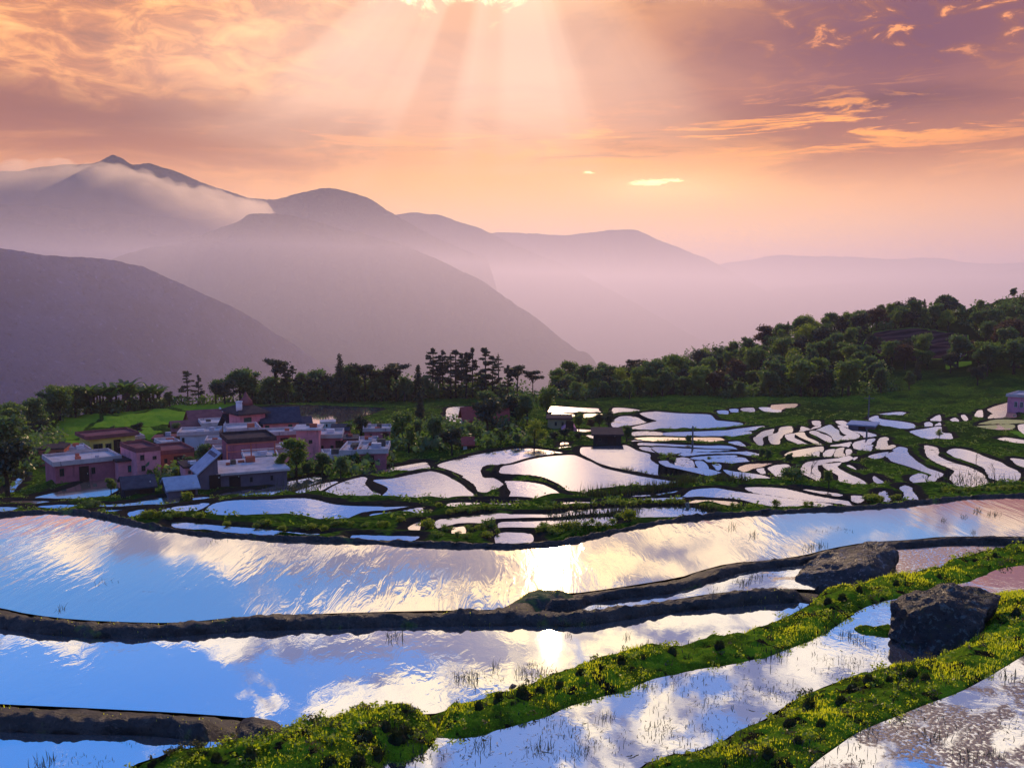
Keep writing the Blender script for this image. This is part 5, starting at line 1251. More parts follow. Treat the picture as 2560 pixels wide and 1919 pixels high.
    def win(x0, x1, z0, z1, kind, y=-.03):
        f = MB(); t = min(.09, (x1 - x0) * .12)
        f.box(x0, x1, y - .03, .02, z0, z0 + t); f.box(x0, x1, y - .03, .02, z1 - t, z1); f.box(x0, x0 + t, y - .028, .02, z0 + t + .002, z1 - t - .002); f.box(x1 - t, x1, y - .028, .02, z0 + t + .002, z1 - t - .002)
        f.box((x0 + x1) / 2 - t / 3, (x0 + x1) / 2 + t / 3, y - .02, .02, z0 + t + .002, z1 - t - .002)
        fo = f.build('window', FRW if kind == 'w' else FRM, root)
        MB().box(x0 + t * .9, x1 - t * .9, y + .01, .015, z0 + t * .9, z1 - t * .9).build('pane', {'t': TEAL, 'g': GREEN}.get(kind, GLS), fo)
    for (fx, fz, fw, fh, kind) in wins:
        win(-hw + fx * w, -hw + (fx + fw) * w, fz * h, (fz + fh) * h, kind)
    if door is not None:
        dw = .95; x0 = -hw + door * w
        do = MB().box(x0, x0 + dw, -.05, .03, -.1, min(2.05, h * .85)).build('door', DOORM, root)
        MB().box(x0 + dw * .8, x0 + dw * .88, -.10, -.052, .9, 1.0).build('handle', FRW, do)
    return root, w, h
G = 'houses of the terraced village'
Hh = {}
def H(*a, **k):
    k.setdefault('group', G); r_ = house(*a, **k); return r_
# (name, label, category, photo x, base y, width, wall height, depth)
H('yellow_house', 'small yellow house with two dark windows standing apart on the left', 'house', 84, 1163, 50, 24, 5, 8, 'yellow', 'darkroof', [(.2, .42, .2, .5, 'd'), (.66, .42, .18, .4, 'd')], None, parapet=False)
H('shed', 'low lilac roofed shed just left of the small yellow house', 'shed', 43, 1158, 26, 9, 4, 8, 'grey', 'metal', parapet=False)
H('brick_house', 'ruined red brick house between the yellow house and the pale roofed house', 'house', 130, 1162, 50, 32, 6, -12, 'brick', 'darkroof', [(.3, .4, .14, .3, 'd')], .7, parapet=False, over=.05)
H('brick_house', 'brick house with cluttered pale roof behind the long pale roofed house', 'house', 192, 1156, 54, 20, 7, 10, 'mauve', 'slab', [(.15, .3, .12, .45, 'd')], junk=6)
H('village_house', 'long dull pink house with pale flat roof above the tan pond', 'house', 222, 1206, 132, 42, 8, 12, 'mauve', 'slab', [(.06, .45, .07, .4, 'd'), (.55, .4, .06, .35, 'd')], .36, junk=3)
H('school_house', 'long yellow walled house with grey blue fascia and dark windows', 'house', 283, 1136, 96, 38, 7, 16, 'yellow', 'maroon', [(.08, .35, .2, .35, 'd'), (.34, .3, .13, .36, 'd'), (.6, .35, .1, .36, 'd'), (.8, .35, .12, .36, 'd')], .52, over=.5)
H('village_house', 'tall pink house with dark windows at the middle of the village front', 'house', 374, 1197, 52, 60, 8, 18, 'pink', 'maroon', [(.15, .70, .16, .2, 'd'), (.66, .68, .16, .13, 'd'), (.18, .3, .16, .2, 'd'), (.7, .22, .16, .16, 'd')], None, over=.05)
H('village_house', 'low pink house wing with a teal window', 'house', 325, 1194, 48, 36, 6, 14, 'pink', 'darkroof', [(.42, .3, .34, .42, 't')], None, parapet=False)
H('brick_house', 'long red brick building right of the tall pink house', 'house', 440, 1172, 84, 34, 8, 14, 'brick', 'maroon', [(.2, .45, .08, .3, 'd'), (.7, .45, .08, .3, 'd')], .45, over=.05)
H('white_house', 'white house with a dark window and pale slab roof', 'house', 498, 1124, 84, 34, 6, -6, 'white', 'slab', [(.05, .3, .07, .55, 'd'), (.70, .42, .14, .42, 'd')], None, over=.35, junk=3)
H('village_house', 'dark maroon roofed house behind the white house', 'house', 476, 1096, 76, 18, 8, 6, 'brown', 'maroon', [(.2, .3, .08, .5, 'd')], .6, rise=1.2)
H('hall', 'broad hall with large sloping maroon roof behind the village', 'hall', 538, 1082, 104, 14, 14, 8, 'brown', 'maroon', [(.15, .25, .05, .45, 'd'), (.8, .25, .05, .45, 'd')], .5, rise=2.2)
H('village_house', 'brown walled house with white edged roof left of the tower', 'house', 550, 1096, 74, 30, 8, 6, 'brown', 'slab', [(.2, .4, .08, .3, 'd')], .7, junk=4)
# tower
tr_, tw, th = H('tower_house', 'pink three storey tower with dark hipped roof and white water tank', 'tower', 634, 1112, 58, 70, 5.5, 24, 'pink', 'darkroof', [(.14, .74, .30, .17, 'g'), (.18, .5, .12, .2, 'd'), (.72, .55, .2, .2, 'g')], None, over=.6, parapet=False)
m = MB(); hz_ = th + .21
m.add([(-tw / 2 - .6, -.6, hz_), (tw / 2 + .6, -.6, hz_), (tw / 2 + .6, 6.1, hz_), (-tw / 2 - .6, 6.1, hz_), (-.9, 2.0, hz_ + .9), (.9, 2.0, hz_ + .9), (.9, 3.6, hz_ + .9), (-.9, 3.6, hz_ + .9)], [(0, 1, 5, 4), (1, 2, 6, 5), (2, 3, 7, 6), (3, 0, 4, 7), (4, 5, 6, 7)])
hp = m.build('hipped_roof', RM['darkroof'], tr_)
m = MB().tube([(.2, 2.6, hz_ + .85), (.2, 2.6, hz_ + 1.5), (.2, 2.6, hz_ + 1.9), (.2, 2.6, hz_ + 2.7)], [.95, .8, .45, .05], 12); m.build('cupola', RM['maroon'], hp, True)
m = MB().tube([(-1.5, 1.0, hz_ + .3), (-1.5, 1.0, hz_ + 1.5)], [.42, .42], 14); m.tube([(-1.5, 1.0, hz_ + 1.5), (-1.5, 1.0, hz_ + 1.62)], [.5, .5], 14); m.build('water_tank', WM['white'], tr_, True)
H('main_house', 'pink house with dark blue slate roof beside the tower', 'house', 704, 1112, 84, 52, 9, 4, 'pink', 'slate', [(.05, .68, .12, .22, 'g'), (.70, .68, .12, .22, 'g')], .4, rise=1.7, over=.4)
H('slate_wing', 'dark slate roofed wing at the right end of the blue roofed house', 'house', 757, 1100, 44, 34, 8, 4, 'dark', 'slate', [(.3, .3, .2, .3, 'd')], None, rise=1.0)
# small temple with swept roof
tq, w_, h_ = H('temple', 'small temple with swept up white edged dark roof left of the tower', 'temple', 598, 1096, 34, 26, 5, 20, 'white', 'slate', [(.1, .2, .2, .5, 'd'), (.42, .2, .2, .5, 'd'), (.72, .2, .2, .5, 'd')], None, rise=1.8, over=.6)
m = MB(); pts = [(-w_ / 2 - .9, -.62, h_ + .75), (-w_ / 2 - .3, -.62, h_ + .25), (0, -.62, h_ + .12), (w_ / 2 + .3, -.62, h_ + .25), (w_ / 2 + .9, -.62, h_ + .75)]
m.tube(pts, .13, 6); m.tube([(-w_ / 2 - .75, 2.5, h_ + 2.7), (-w_ / 2 - .2, 2.5, h_ + 2.1), (0, 2.5, h_ + 2.0), (w_ / 2 + .2, 2.5, h_ + 2.1), (w_ / 2 + .75, 2.5, h_ + 2.7)], .13, 6); m.build('eave_edge', WM['white'], tq, True)
H('village_house', 'dark walled house with pale roof just below the tower', 'house', 612, 1124, 70, 42, 7, 6, 'dark', 'slab', [(.1, .4, .1, .3, 'd'), (.65, .3, .1, .4, 'w')], .4, junk=2)
H('village_house', 'big plain mauve house in the centre of the village', 'house', 632, 1168, 104, 60, 8, 10, 'mauve', 'darkroof', [(.25, .5, .08, .25, 'd')], .6)
H('village_house', 'long low dull pink house with pale pink roof below the main house', 'house', 702, 1134, 90, 44, 5, 3, 'mauve', 'slab', [(.18, .25, .1, .45, 'd'), (.85, .3, .1, .35, 'd')], .5, junk=1)
H('tower_block', 'pink tower block with tilted pale roof right of the main house', 'house', 770, 1152, 54, 70, 5, -6, 'pink', 'slab', [(.55, .55, .16, .12, 'd')], None, parapet=False, over=.35, junk=2)
H('village_house', 'dark mauve house with pale edged roof right of the pink tower block', 'house', 821, 1144, 60, 44, 7, -4, 'mauve', 'slab', [(.2, .3, .12, .3, 'd'), (.6, .3, .12, .3, 'd')], .8, junk=3)
H('village_house', 'low house with a cluttered pale terrace roof at the right end', 'house', 880, 1168, 50, 30, 8, -8, 'dark', 'slab', [(.2, .3, .1, .3, 'd')], None, junk=9)
H('village_house', 'low mauve house with bare side wall facing the bright tree', 'house', 932, 1172, 66, 34, 7, -4, 'mauve', 'slab', [(.7, .35, .07, .25, 'w')], .2, junk=6)
H('shed', 'tall grey shed with steep blue white sheet roof', 'shed', 524, 1224, 42, 38, 4, 12, 'grey', 'metal', [], .5, rise=-1.6, parapet=False)
tq, w_, h_ = H('terrace_house', 'long grey walled house with wide pale roof terrace above the front ponds', 'house', 634, 1214, 160, 30, 9, 8, 'grey', 'slab', [(.45, .3, .04, .4, 'd'), (.75, .3, .04, .4, 'd')], .15, parapet=False, junk=4)
m = MB()
for i in range(4): m.tube([(-w_ / 2 + 1.5 + i * 2.2, 6.5, h_ + .2), (-w_ / 2 + 1.5 + i * 2.2, 6.5, h_ + 1.6)], .06, 5)
m.tube([(-w_ / 2 + 1.5, 6.5, h_ + 1.6), (-w_ / 2 + 8.1, 6.5, h_ + 1.6)], .05, 5); m.tube([(-w_ / 2 + 1.5, 6.5, h_ + .9), (-w_ / 2 + 8.1, 6.5, h_ + .9)], .04, 5); m.build('railing', WM['brick'], tq)
H('hut', 'small mauve hut with pale slab roof behind the roof terrace', 'hut', 654, 1180, 60, 30, 5, 4, 'mauve', 'slab', [(.15, .3, .2, .4, 'd')], .6, over=.5, junk=2)
H('shed', 'low shed with bright white corrugated roof above the pond bank', 'shed', 458, 1240, 66, 15, 4, 10, 'grey', 'metal', [], .5, rise=.7, over=.2)
H('shed', 'low grey shed with dull blue roof left of the white roofed shed', 'shed', 350, 1238, 66, 14, 5, 6, 'dark', 'slate', [], .5, rise=.6, over=.2)
H('white_house', 'tiny white house with dark windows by the village pond', 'house', 820, 1074, 36, 14, 4, 0, 'white', 'slab', [(.15, .3, .12, .5, 'd'), (.36, .3, .12, .5, 'd'), (.75, .3, .12, .5, 'd')], None, parapet=False, over=.1)
H('village_house', 'purple walled house with dark blue roof edge right of the tiny white house', 'house', 850, 1092, 40, 16, 6, -6, 'mauve', 'slate', [(.3, .3, .15, .4, 'd')], None, rise=.6)
H('village_house', 'low house with pale roof and pink chimney block behind the black tree', 'house', 944, 1102, 64, 20, 6, 0, 'mauve', 'slab', [(.2, .3, .08, .4, 'd')], .7, junk=4)
H('chimney_house', 'small pink block house beside the black round tree', 'house', 919, 1086, 16, 22, 3, 0, 'pink', 'darkroof', [], .3, parapet=False, over=.1)
H('village_house', 'peach walled house with red gabled roof below the pine clump', 'house', 1182, 1070, 38, 17, 6, 10, 'peach', 'red', [(.2, .3, .12, .4, 'd')], .6, rise=2.0, over=.5)
H('white_house', 'white house with red roof right of the peach house', 'house', 1250, 1070, 36, 18, 6, 0, 'white', 'red', [(.2, .3, .14, .4, 'd'), (.6, .3, .14, .4, 'd')], None, rise=1.6, over=.4)
H('shed', 'tiny red roofed shed above the bank of the middle ponds', 'shed', 1170, 1122, 24, 10, 4, 0, 'white', 'red', [], .4, rise=.6)
H('khaki_house', 'khaki walled house with yellow roof line by the far strip ponds', 'house', 1398, 1072, 58, 22, 6, 0, 'khaki', 'darkroof', [(.3, .3, .1, .4, 'd'), (.6, .3, .1, .4, 'd')], .8, parapet=False)
H('hut', 'dark flat roofed hut standing at the edge of the middle pond', 'hut', 1519, 1116, 68, 22, 5, 2, 'dark', 'darkroof', [(.15, .4, .12, .3, 'd')], .5, parapet=False, over=.3, group=None)
H('pink_house', 'bright pink house at the far right edge above the terraces', 'house', 2546, 1030, 44, 32, 7, -14, 'hotpink', 'slab', [(.3, .3, .14, .4, 'w'), (.55, .3, .14, .4, 'w'), (.8, .3, .14, .4, 'w')], None, group=None)
H('shed', 'pale open shed with flat blue white roof beside the looping ponds', 'shed', 2152, 1078, 56, 10, 4, -8, 'grey', 'metal', [], .4, parapet=False, group=None)
H('shed', 'small white shed on the right hill field', 'shed', 2392, 896, 16, 6, 3, 0, 'white', 'metal', [], .3, parapet=False, group=None)
# smaller houses squeezed in between
for lab, x, yb, w_, h_, wl, rf, ya in [
  ('small brick house behind the right end of the yellow school house', 338, 1122, 36, 20, 'brick', 'slab', 12),
  ('small dark house between the yellow school house and the white house', 408, 1124, 42, 22, 'dark', 'maroon', -8),
  ('little pink house against the left side of the white house', 428, 1138, 34, 24, 'pink', 'slab', 14),
  ('narrow mauve house directly below the white house', 540, 1142, 40, 30, 'mauve', 'slab', -4),
  ('small brown house at the left foot of the big plain mauve house', 566, 1166, 34, 28, 'brown', 'slab', 8),
  ('small pink house at the right foot of the big plain mauve house', 694, 1160, 40, 26, 'pink', 'slab', -8),
  ('tiny brick house under the dark mauve house', 838, 1170, 40, 22, 'brick', 'slab', 6),
  ('small mauve house behind the cluttered terrace roof', 872, 1124, 36, 20, 'mauve', 'slate', -4),
  ('low brown house behind the low mauve end house', 922, 1128, 40, 16, 'brown', 'slab', 0),
  ('small pink house between the long red brick building and the tall grey shed', 486, 1198, 38, 24, 'pink', 'darkroof', 10),
  ('small brick hut behind the ruined red brick house', 160, 1140, 30, 16, 'brick', 'maroon', 10)]:
    H('small_house', lab, 'house', x, yb, w_, h_, 5, ya, wl, rf, [(.15, .42, .16, .32, 'd'), (.64, .42, .16, .32, 'd')], .40, junk=2, parapet=rf == 'slab')
# pink arched shed
q = spot(1424, 1076); k = math.hypot(q.x, q.y) / F0
sh = empty('arched_shed', q, 0); tag(sh, 'pink barrel roofed shed beside the khaki house', 'shed')
m = MB(); n = 12; w = 20 * k
for i in range(n + 1):
    a = math.pi * i / n; m.v += [(math.cos(a) * w, 0, math.sin(a) * w * .75 - .2), (math.cos(a) * w, 6, math.sin(a) * w * .75 - .2)]
for i in range(n): m.f.append((2 * i, 2 * i + 1, 2 * i + 3, 2 * i + 2))
m.f.append(tuple(range(0, 2 * n + 2, 2))); m.f.append(tuple(range(1, 2 * n + 2, 2))[::-1])
m.build('shell', WM['pink'], sh)
MB().box(-.6, .6, -.05, .02, -.2, 1.4).build('door', DOORM, sh)
# utility poles
PM = mat_simple('weathered_pole', (.16, .15, .16), (.10, .09, .10), .8, 4)
def polew(x, yt, yb, label, arms=1):
    q = spot(x, yb); d = math.hypot(q.x, q.y); h = (yb - yt) * d / F0
    o = empty('utility_pole', q, rnd.uniform(-.5, .5)); tag(o, label, 'pole')
    MB().tube([(0, 0, -.5), (0, 0, h)], [.13, .09], 7).build('post', PM, o)
    if arms: MB().box(-.8, .8, -.05, .05, h - .55, h - .43).build('crossarm', PM, o)
polew(1731, 1068, 1130, 'thin grey pole standing in the strip ponds right of the hut', 0)
polew(2171, 991, 1046, 'pole with crossarm at the foot of the wooded hill')
polew(2166, 1078, 1102, 'short thin post in the pond beside the pale open shed', 0)
polew(1855, 884, 908, 'pole on the skyline of the wooded hill')
polew(2168, 876, 902, 'pole at the left end of the ploughed hill field')
polew(963, 1134, 1158, 'white post at the corner of the right end village house', 0)
# thing with a white cap sitting on the bund: a small weathered stump
q = spot(1718, 1281)
m = MB(); m.tube([(0, 0, -.1), (.03, 0, .2), (-.02, .02, .42)], [.13, .10, .12], 9)
o = m.build('stump', mat_simple('pale_stump', (.30, .28, .26), (.10, .09, .08), .8, 8, .02), None, True); o.location = q; tag(o, 'small pale stump beside the strip ponds behind the long bank', 'stump')
# ---------------------------------------------------------------- camera, sun, sky, haze
cam = bpy.data.cameras.new('camera'); camo = bpy.data.objects.new('camera', cam); COL.objects.link(camo)
cam.sensor_width = 36; cam.lens = 36 * F0 / W0; cam.clip_start = 0.1; cam.clip_end = 40000
camo.rotation_euler = (math.pi / 2 - PITCH, 0, 0); SC.camera = camo
SUN_AZ, SUN_EL = R(2.6), R(21.5)
sl = bpy.data.lights.new('sun', 'SUN'); sun = bpy.data.objects.new('sun', sl); COL.objects.link(sun)
sl.energy = 3.7; sl.angle = R(0.6); sl.color = (1.0, 0.70, 0.40)
sd = Vector((math.sin(SUN_AZ) * math.cos(SUN_EL), math.cos(SUN_AZ) * math.cos(SUN_EL), math.sin(SUN_EL)))
sun.rotation_euler = sd.to_track_quat('Z', 'Y').to_euler()

wd = bpy.data.worlds.new('World'); SC.world = wd; wd.use_nodes = True
nt = wd.node_tree; nt.nodes.clear()
D = node(nt, 'ShaderNodeTexCoord', out=0)
sep = nt.nodes.new('ShaderNodeSeparateXYZ'); nt.links.new(D.s, sep.inputs[0])
dx, dy, dz = (N(nt, o) for o in sep.outputs)
DEG = 180 / math.pi
az = mth(nt, 'ARCTAN2', dx, dy) * DEG
el = mth(nt, 'ARCSINE', dz) * DEG
zz = mth(nt, 'MAXIMUM', dz, 0.0) + 0.07
P = xyz(nt, dx / zz, dy / zz)                    # flat cloud deck seen in perspective
AE = xyz(nt, az, el)                              # bearing and height in degrees
nish = node(nt, 'ShaderNodeTexSky', props=dict(sky_type='NISHITA', sun_disc=False, sun_elevation=SUN_EL, sun_rotation=SUN_AZ, air_density=1.2, dust_density=1.5, ozone_density=2.0))
def gauss(cx, cy, sx, sy, wob=0.0):
    a_ = (az - cx) / sx; b_ = (el - cy) / sy
    r2 = a_ * a_ + b_ * b_
    if wob: r2 = r2 + (noise(nt, xyz(nt, az / sx, el / sy), 0.9, 4, 0.6) - 0.5) * wob
    return mth(nt, 'EXPONENT', r2 * -1.0)
# orange evening band, higher = greyer pink; dusk blue behind
c = ramp(nt, el / 40.0, [(0.0, (.92, .50, .30)), (0.10, (1.0, .58, .25)), (0.19, (1.0, .48, .17)), (0.27, (.74, .31, .145)), (0.37, (.62, .27, .165)), (0.47, (.80, .42, .27)), (0.6, (.62, .55, .55)), (1.0, (.34, .46, .72))])
side = smooth(nt, mth(nt, 'ABSOLUTE', az - 4.0), 6.0, 30.0)
c = mix(nt, side * 0.8, c, mix(nt, 0.55, c, (.44, .19, .17)))
n1 = noise(nt, mapping(nt, P, scale=(0.55, 1.0, 1)), 1.0, 6, 0.6, 0.5)
n2 = noise(nt, xyz(nt, az * 0.07, el * 0.30), 1.0, 5, 0.6, 0.6)
# dark mauve cloud sheets
edge = smooth(nt, mth(nt, 'ABSOLUTE', az - 1.0), 5.0, 22.0)
mv = smooth(nt, n2 + edge * 0.12 - gauss(4, 5, 14, 4) * 0.3, 0.44, 0.64) * smooth(nt, el, 5.0, 9.0)
c = mix(nt, mv * 0.66, c, (.26, .10, .105))
c = mix(nt, gauss(22, 14.8, 13, 4.8, 1.0) * 0.95, c, (.16, .06, .11))
c = mix(nt, gauss(13, 12.0, 8, 2.6, 1.4) * 0.65, c, (.30, .125, .15))
c = mix(nt, gauss(-24, 10.6, 11, 2.0, 1.4) * 0.85, c, (.20, .085, .10))
c = mix(nt, gauss(-13, 9.6, 9, 1.6, 1.4) * 0.5, c, (.42, .20, .15))
c = mix(nt, gauss(22.5, 11.2, 6, .75, 1.3) * 0.9, c, (.13, .05, .075))
c = mix(nt, gauss(13.5, 9.9, 3.5, .8, 1.2) * 0.7, c, (.34, .16, .13))
# fiery streaks
st = noise(nt, xyz(nt, az * 0.13, el * 1.30 + n1 * 1.6), 1.0, 8, 0.66, 0.9)
stm = gauss(20, 9.9, 11, 1.9) * 1.0 + gauss(-2, 9.6, 12, 1.2) * 0.7 + gauss(4.5, 9.3, 5, 1.3) * 0.9
c = mix(nt, smooth(nt, st, 0.50, 0.62) * mth(nt, 'MINIMUM', stm, 1.0), c, (1.12, .46, .115))
c = mix(nt, smooth(nt, st, 0.46, 0.36) * mth(nt, 'MINIMUM', stm, 1.0) * 0.5, c, (.30, .14, .12))
# rolling small clouds, upper left and right
ac = noise(nt, mapping(nt, AE, scale=(.34, .85, 1)), 1.0, 8, 0.62, 0.7)
ac2 = noise(nt, mapping(nt, AE, scale=(.10, .26, 1), loc=(3, 0, 0)), 1.0, 4, 0.6, 0.5)
acm = smooth(nt, az, -4.0, -13.0) * smooth(nt, el + (n2 - .5) * 5.0, 10.8, 13.5)
acc = ramp(nt, ac * 0.6 + ac2 * 0.4, [(0.36, (.30, .15, .15)), (0.46, (.58, .26, .18)), (0.54, (1.0, .50, .27)), (0.64, (1.22, .74, .42))])
c = mix(nt, acm * 0.75, c, acc)
arm = smooth(nt, az, 13.0, 22.0) * smooth(nt, el, 12.0, 15.0)
c = mix(nt, arm * smooth(nt, ac, 0.585, 0.68) * 0.8, c, (1.05, .42, .19))
# dusk behind the viewer
bk = smooth(nt, mth(nt, 'ABSOLUTE', az), 45.0, 100.0)
c = mix(nt, smooth(nt, el, 22.0, 17.0), c, mix(nt, 1.0, c, (1.22, 1.06, .62), 'MULTIPLY'))
c = mix(nt, gauss(23, 15.5, 10, 4.0, 0.8) * smooth(nt, ac, 0.60, 0.50) * 0.6, c, (.15, .06, .115))
c = mix(nt, bk * 0.92, c, mix(nt, smooth(nt, el, 0, 25), (.58, .51, .86), (.44, .51, 1.0)))
# blue evening sky with white cumulus above
cum = noise(nt, mapping(nt, AE, scale=(.115, .20, 1)), 1.0, 9, 0.60, 0.35)
cov = smooth(nt, az, -25.0, -6.0) * 0.155 + gauss(-25, 18.9, 8, 1.0) * .22 + gauss(-5, 20.0, 17, 1.7) * .17 + gauss(-15, 25.0, 5, 1.3) * .05 - gauss(16, 27.5, 3.5, 1.6) * .16 - gauss(3, 28.5, 5, 1.6) * .12 - smooth(nt, el, 28.0, 40.0) * 0.08
cm = smooth(nt, cum + cov, 0.57, 0.64)
cshade = smooth(nt, noise(nt, mapping(nt, AE, scale=(.21, .42, 1), loc=(.7, .25, 0)), 1.0, 8, 0.62, 0.4) + gauss(-8.5, 22.3, 8, 1.1) * .22 + gauss(13, 23.2, 5, .8) * .12 - gauss(-10, 24.6, 9, 1.0) * .10, 0.44, 0.60)
sunw = gauss(2.5, 21.5, 9, 5)
cw = mix(nt, cshade, (1.08, .90, .70), (.14, .18, .34))
cw = mix(nt, sunw * 0.75, cw, mix(nt, cshade, (1.45, 1.08, .52), (.30, .26, .33)))
blue = ramp(nt, el / 90.0, [(0.15, (.12, .38, .80)), (0.26, (.012, .24, .74)), (0.5, (.02, .20, .66)), (1.0, (.03, .14, .5))])
blue = mix(nt, 0.04, blue, mix(nt, 1.0, nish, (.05, .05, .05), 'MULTIPLY'))
blue = mix(nt, gauss(5, 24, 17, 9) * 0.7, blue, (.17, .23, .44))
up = mix(nt, cm * (1.0 - bk * 0.6), blue, cw)
upm = smooth(nt, el + (n1 - 0.5) * 3.0 + mth(nt, 'ABSOLUTE', az) * 0.07, 17.9, 20.0)
c = mix(nt, upm, c, up)
c = mix(nt, gauss(-3, 13.2, 13, 4.0, .6) * 0.42, c, (1.08, .70, .50))
# glow round the hidden sun and shafts of light fanning down from it
ua = az + 0.8; ue = el - 26.0
rr = mth(nt, 'SQRT', ua * ua * 0.20 + ue * ue)
phi = mth(nt, 'ARCTAN2', ua, ue * -1.0)
rays = noise(nt, None, 2.3, 4, 0.5, dims='1D', w=phi + rr * 0.004 + 5.7)
fan = smooth(nt, phi, 0.80, 0.52) * smooth(nt, phi, -1.22, -0.72) * smooth(nt, rr + (n2 - .5) * 6.0, 21.0, 12.0) * smooth(nt, rr, 4.0, 8.5)
c = mix(nt, fan * smooth(nt, rays, 0.28, 0.66, 0.36, 0.80), c, (1.08, .70, .50))
c = mix(nt, fan * smooth(nt, rays, 0.46, 0.30) * 0.12, c, (.44, .22, .17))
c = mix(nt, gauss(2.5, 4.6, 15, 2.8) * 0.6, c, (1.2, .66, .25))
brk = smooth(nt, noise(nt, AE, 0.42, 6, 0.62, 0.8) + gauss(-4.5, 18.6, 6.0, 1.6) * 0.30, 0.62, 0.85)
c = mix(nt, brk * gauss(-3.5, 18.8, 9, 2.0), c, (2.6, 1.9, 1.0))
c = mix(nt, gauss(2.6, 20.5, 4.0, 2.2) * 0.4, c, (1.9, 1.45, .85))
# two small lit clouds low in the glow
lit = gauss(9.6, 7.15, 1.9, .22, 4.0) * .85 + gauss(8.3, 6.95, 1.3, .25, 3.5) * .6 + gauss(4.9, 7.75, .6, .13, 3.0) * 0.7
lit = smooth(nt, noise(nt, xyz(nt, az * 0.75, el * 3.6), 1.0, 6, 0.62, 1.2) * 0.9 + mth(nt, 'MINIMUM', lit, 1.0) * 0.55, 0.70, 0.98)
c = mix(nt, lit, c, (2.1, 1.6, .72))
c = mix(nt, gauss(9.5, 6.6, 4.5, 1.0, 1.0) * 0.40, c, (1.5, 1.0, .42))
c = mix(nt, smooth(nt, el, -2.0, -8.0), c, (.12, .10, .14))
bg = nt.nodes.new('ShaderNodeBackground'); nt.links.new(c.s, bg.inputs[0]); bg.inputs[1].default_value = 1.0
wo = nt.nodes.new('ShaderNodeOutputWorld'); nt.links.new(bg.outputs[0], wo.inputs[0])
wd.cycles.sampling_method = 'MANUAL'; wd.cycles.sample_map_resolution = 512

# mountains: a crest line at its own distance, slopes falling to the valley on both sides
def ridge(name, pts, dist, mat, front=1.3, back=1.3, floor=-345.0, rough=26.0, crest=1.2, seed=1, cols=260, label=None):
    pts = np.array(pts, float)
    xs = np.linspace(pts[0, 0], pts[-1, 0], cols)
    ys = np.interp(xs, pts[:, 0], pts[:, 1])
    ys = np.convolve(np.pad(ys, 2, 'edge'), np.hanning(7)[1:-1] / np.hanning(7).sum(), 'valid')
    ys = ys + fbm(xs * 0.02, xs * 0, 4, seed) * crest * 3 + fbm(xs * 0.12, xs * 0 + 3, 3, seed + 5) * crest
    ne = 40; sx = xs[1] - xs[0]; ext = np.arange(1, ne + 1)
    xs = np.concatenate([xs[0] - ext[::-1] * sx, xs, xs[-1] + ext * sx]); ys = np.concatenate([ys[0] + 0 * ext, ys, ys[-1] + 0 * ext]); cols += 2 * ne
    dd = np.interp(xs, *zip(*dist)) if isinstance(dist, list) else np.full(cols, float(dist))
    C = at_dist(xs, ys, dd)
    tp = np.concatenate([sstep(0, 1, ext / ne), np.ones(cols - 2 * ne), sstep(0, 1, ext[::-1] / ne)])
    C[:, 2] = floor - 60 + (C[:, 2] - floor + 60) * tp
    rad = C[:, :2] / np.hypot(C[:, 0], C[:, 1])[:, None]
    V = []
    vv = np.concatenate([-np.linspace(1, 0.0, 46) ** 1.25, np.linspace(0, 1, 14)[1:]])
    for v in vv:
        H = C[:, 2] - floor
        w = np.where(v < 0, front, back) * np.maximum(H, 60) * abs(v)
        xy = C[:, :2] + rad * (w * np.sign(v))[:, None]
        sh = 1 - abs(v) ** 0.9
        k = 4 * abs(v) * (1 - 0.75 * abs(v))
        sp = (1 - np.abs(fbm(xy[:, 0] / 190 + seed, xy[:, 1] / 330, 4, seed + 11))) * 1.6 - 1.0
        z = floor + H * sh + (sp * rough * 2.2 + fbm(xy[:, 0] / 45, xy[:, 1] / 45, 4, seed + 3) * rough * 0.8) * np.minimum(k, 1.0)
        V.append(np.stack([xy[:, 0], xy[:, 1], z], 1))
    V = np.concatenate(V); n = len(vv)
    i = np.arange((n - 1) * (cols - 1)); a = i // (cols - 1) * cols + i % (cols - 1)
    o = mesh_obj(name, V, np.stack([a, a + 1, a + cols + 1, a + cols], 1), mat)
    return tag(o, label, 'mountain', kind='structure')
MH = mat_hill('wooded_mountain')
MN = mat_hill('haze_tinted_mountain', (0.026, 0.030, 0.105), (0.055, 0.060, 0.16), 0.02)  # blue of the distant haze is mixed into the ground colour
ridge('mountains', [(-420, 470), (60, 424), (160, 410), (240, 408), (255, 400), (283, 384), (305, 395), (330, 412), (375, 407), (430, 425), (520, 460), (620, 494), (690, 498), (760, 480), (820, 468), (880, 480), (917, 492), (960, 520), (1060, 580), (1200, 640)], 2450, MH, seed=3, cols=460, front=0.9, back=.6, label='highest pointed peak rising above the cloud bank')
ridge('mountains', [(-420, 530), (0, 510), (200, 520), (350, 535), (480, 548), (580, 545), (640, 560), (760, 640), (860, 730)], 2300, MH, seed=4, front=0.9, back=.6, label='dim mountain shoulder below the cloud bank')
ridge('mountains', [(560, 690), (700, 600), (860, 555), (960, 542), (1040, 530), (1090, 536), (1200, 572), (1280, 610), (1400, 660), (1560, 740), (1750, 850)], 3500, MH, seed=5, front=0.9, label='pale ridge behind the wooded middle mountain')
ridge('mountains', [(1000, 640), (1150, 585), (1300, 582), (1400, 588), (1460, 584), (1525, 573), (1590, 576), (1650, 600), (1720, 630), (1790, 657), (1900, 720), (2050, 810)], 4700, MH, seed=6, front=0.9, label='flat topped pale mountain in the middle distance')
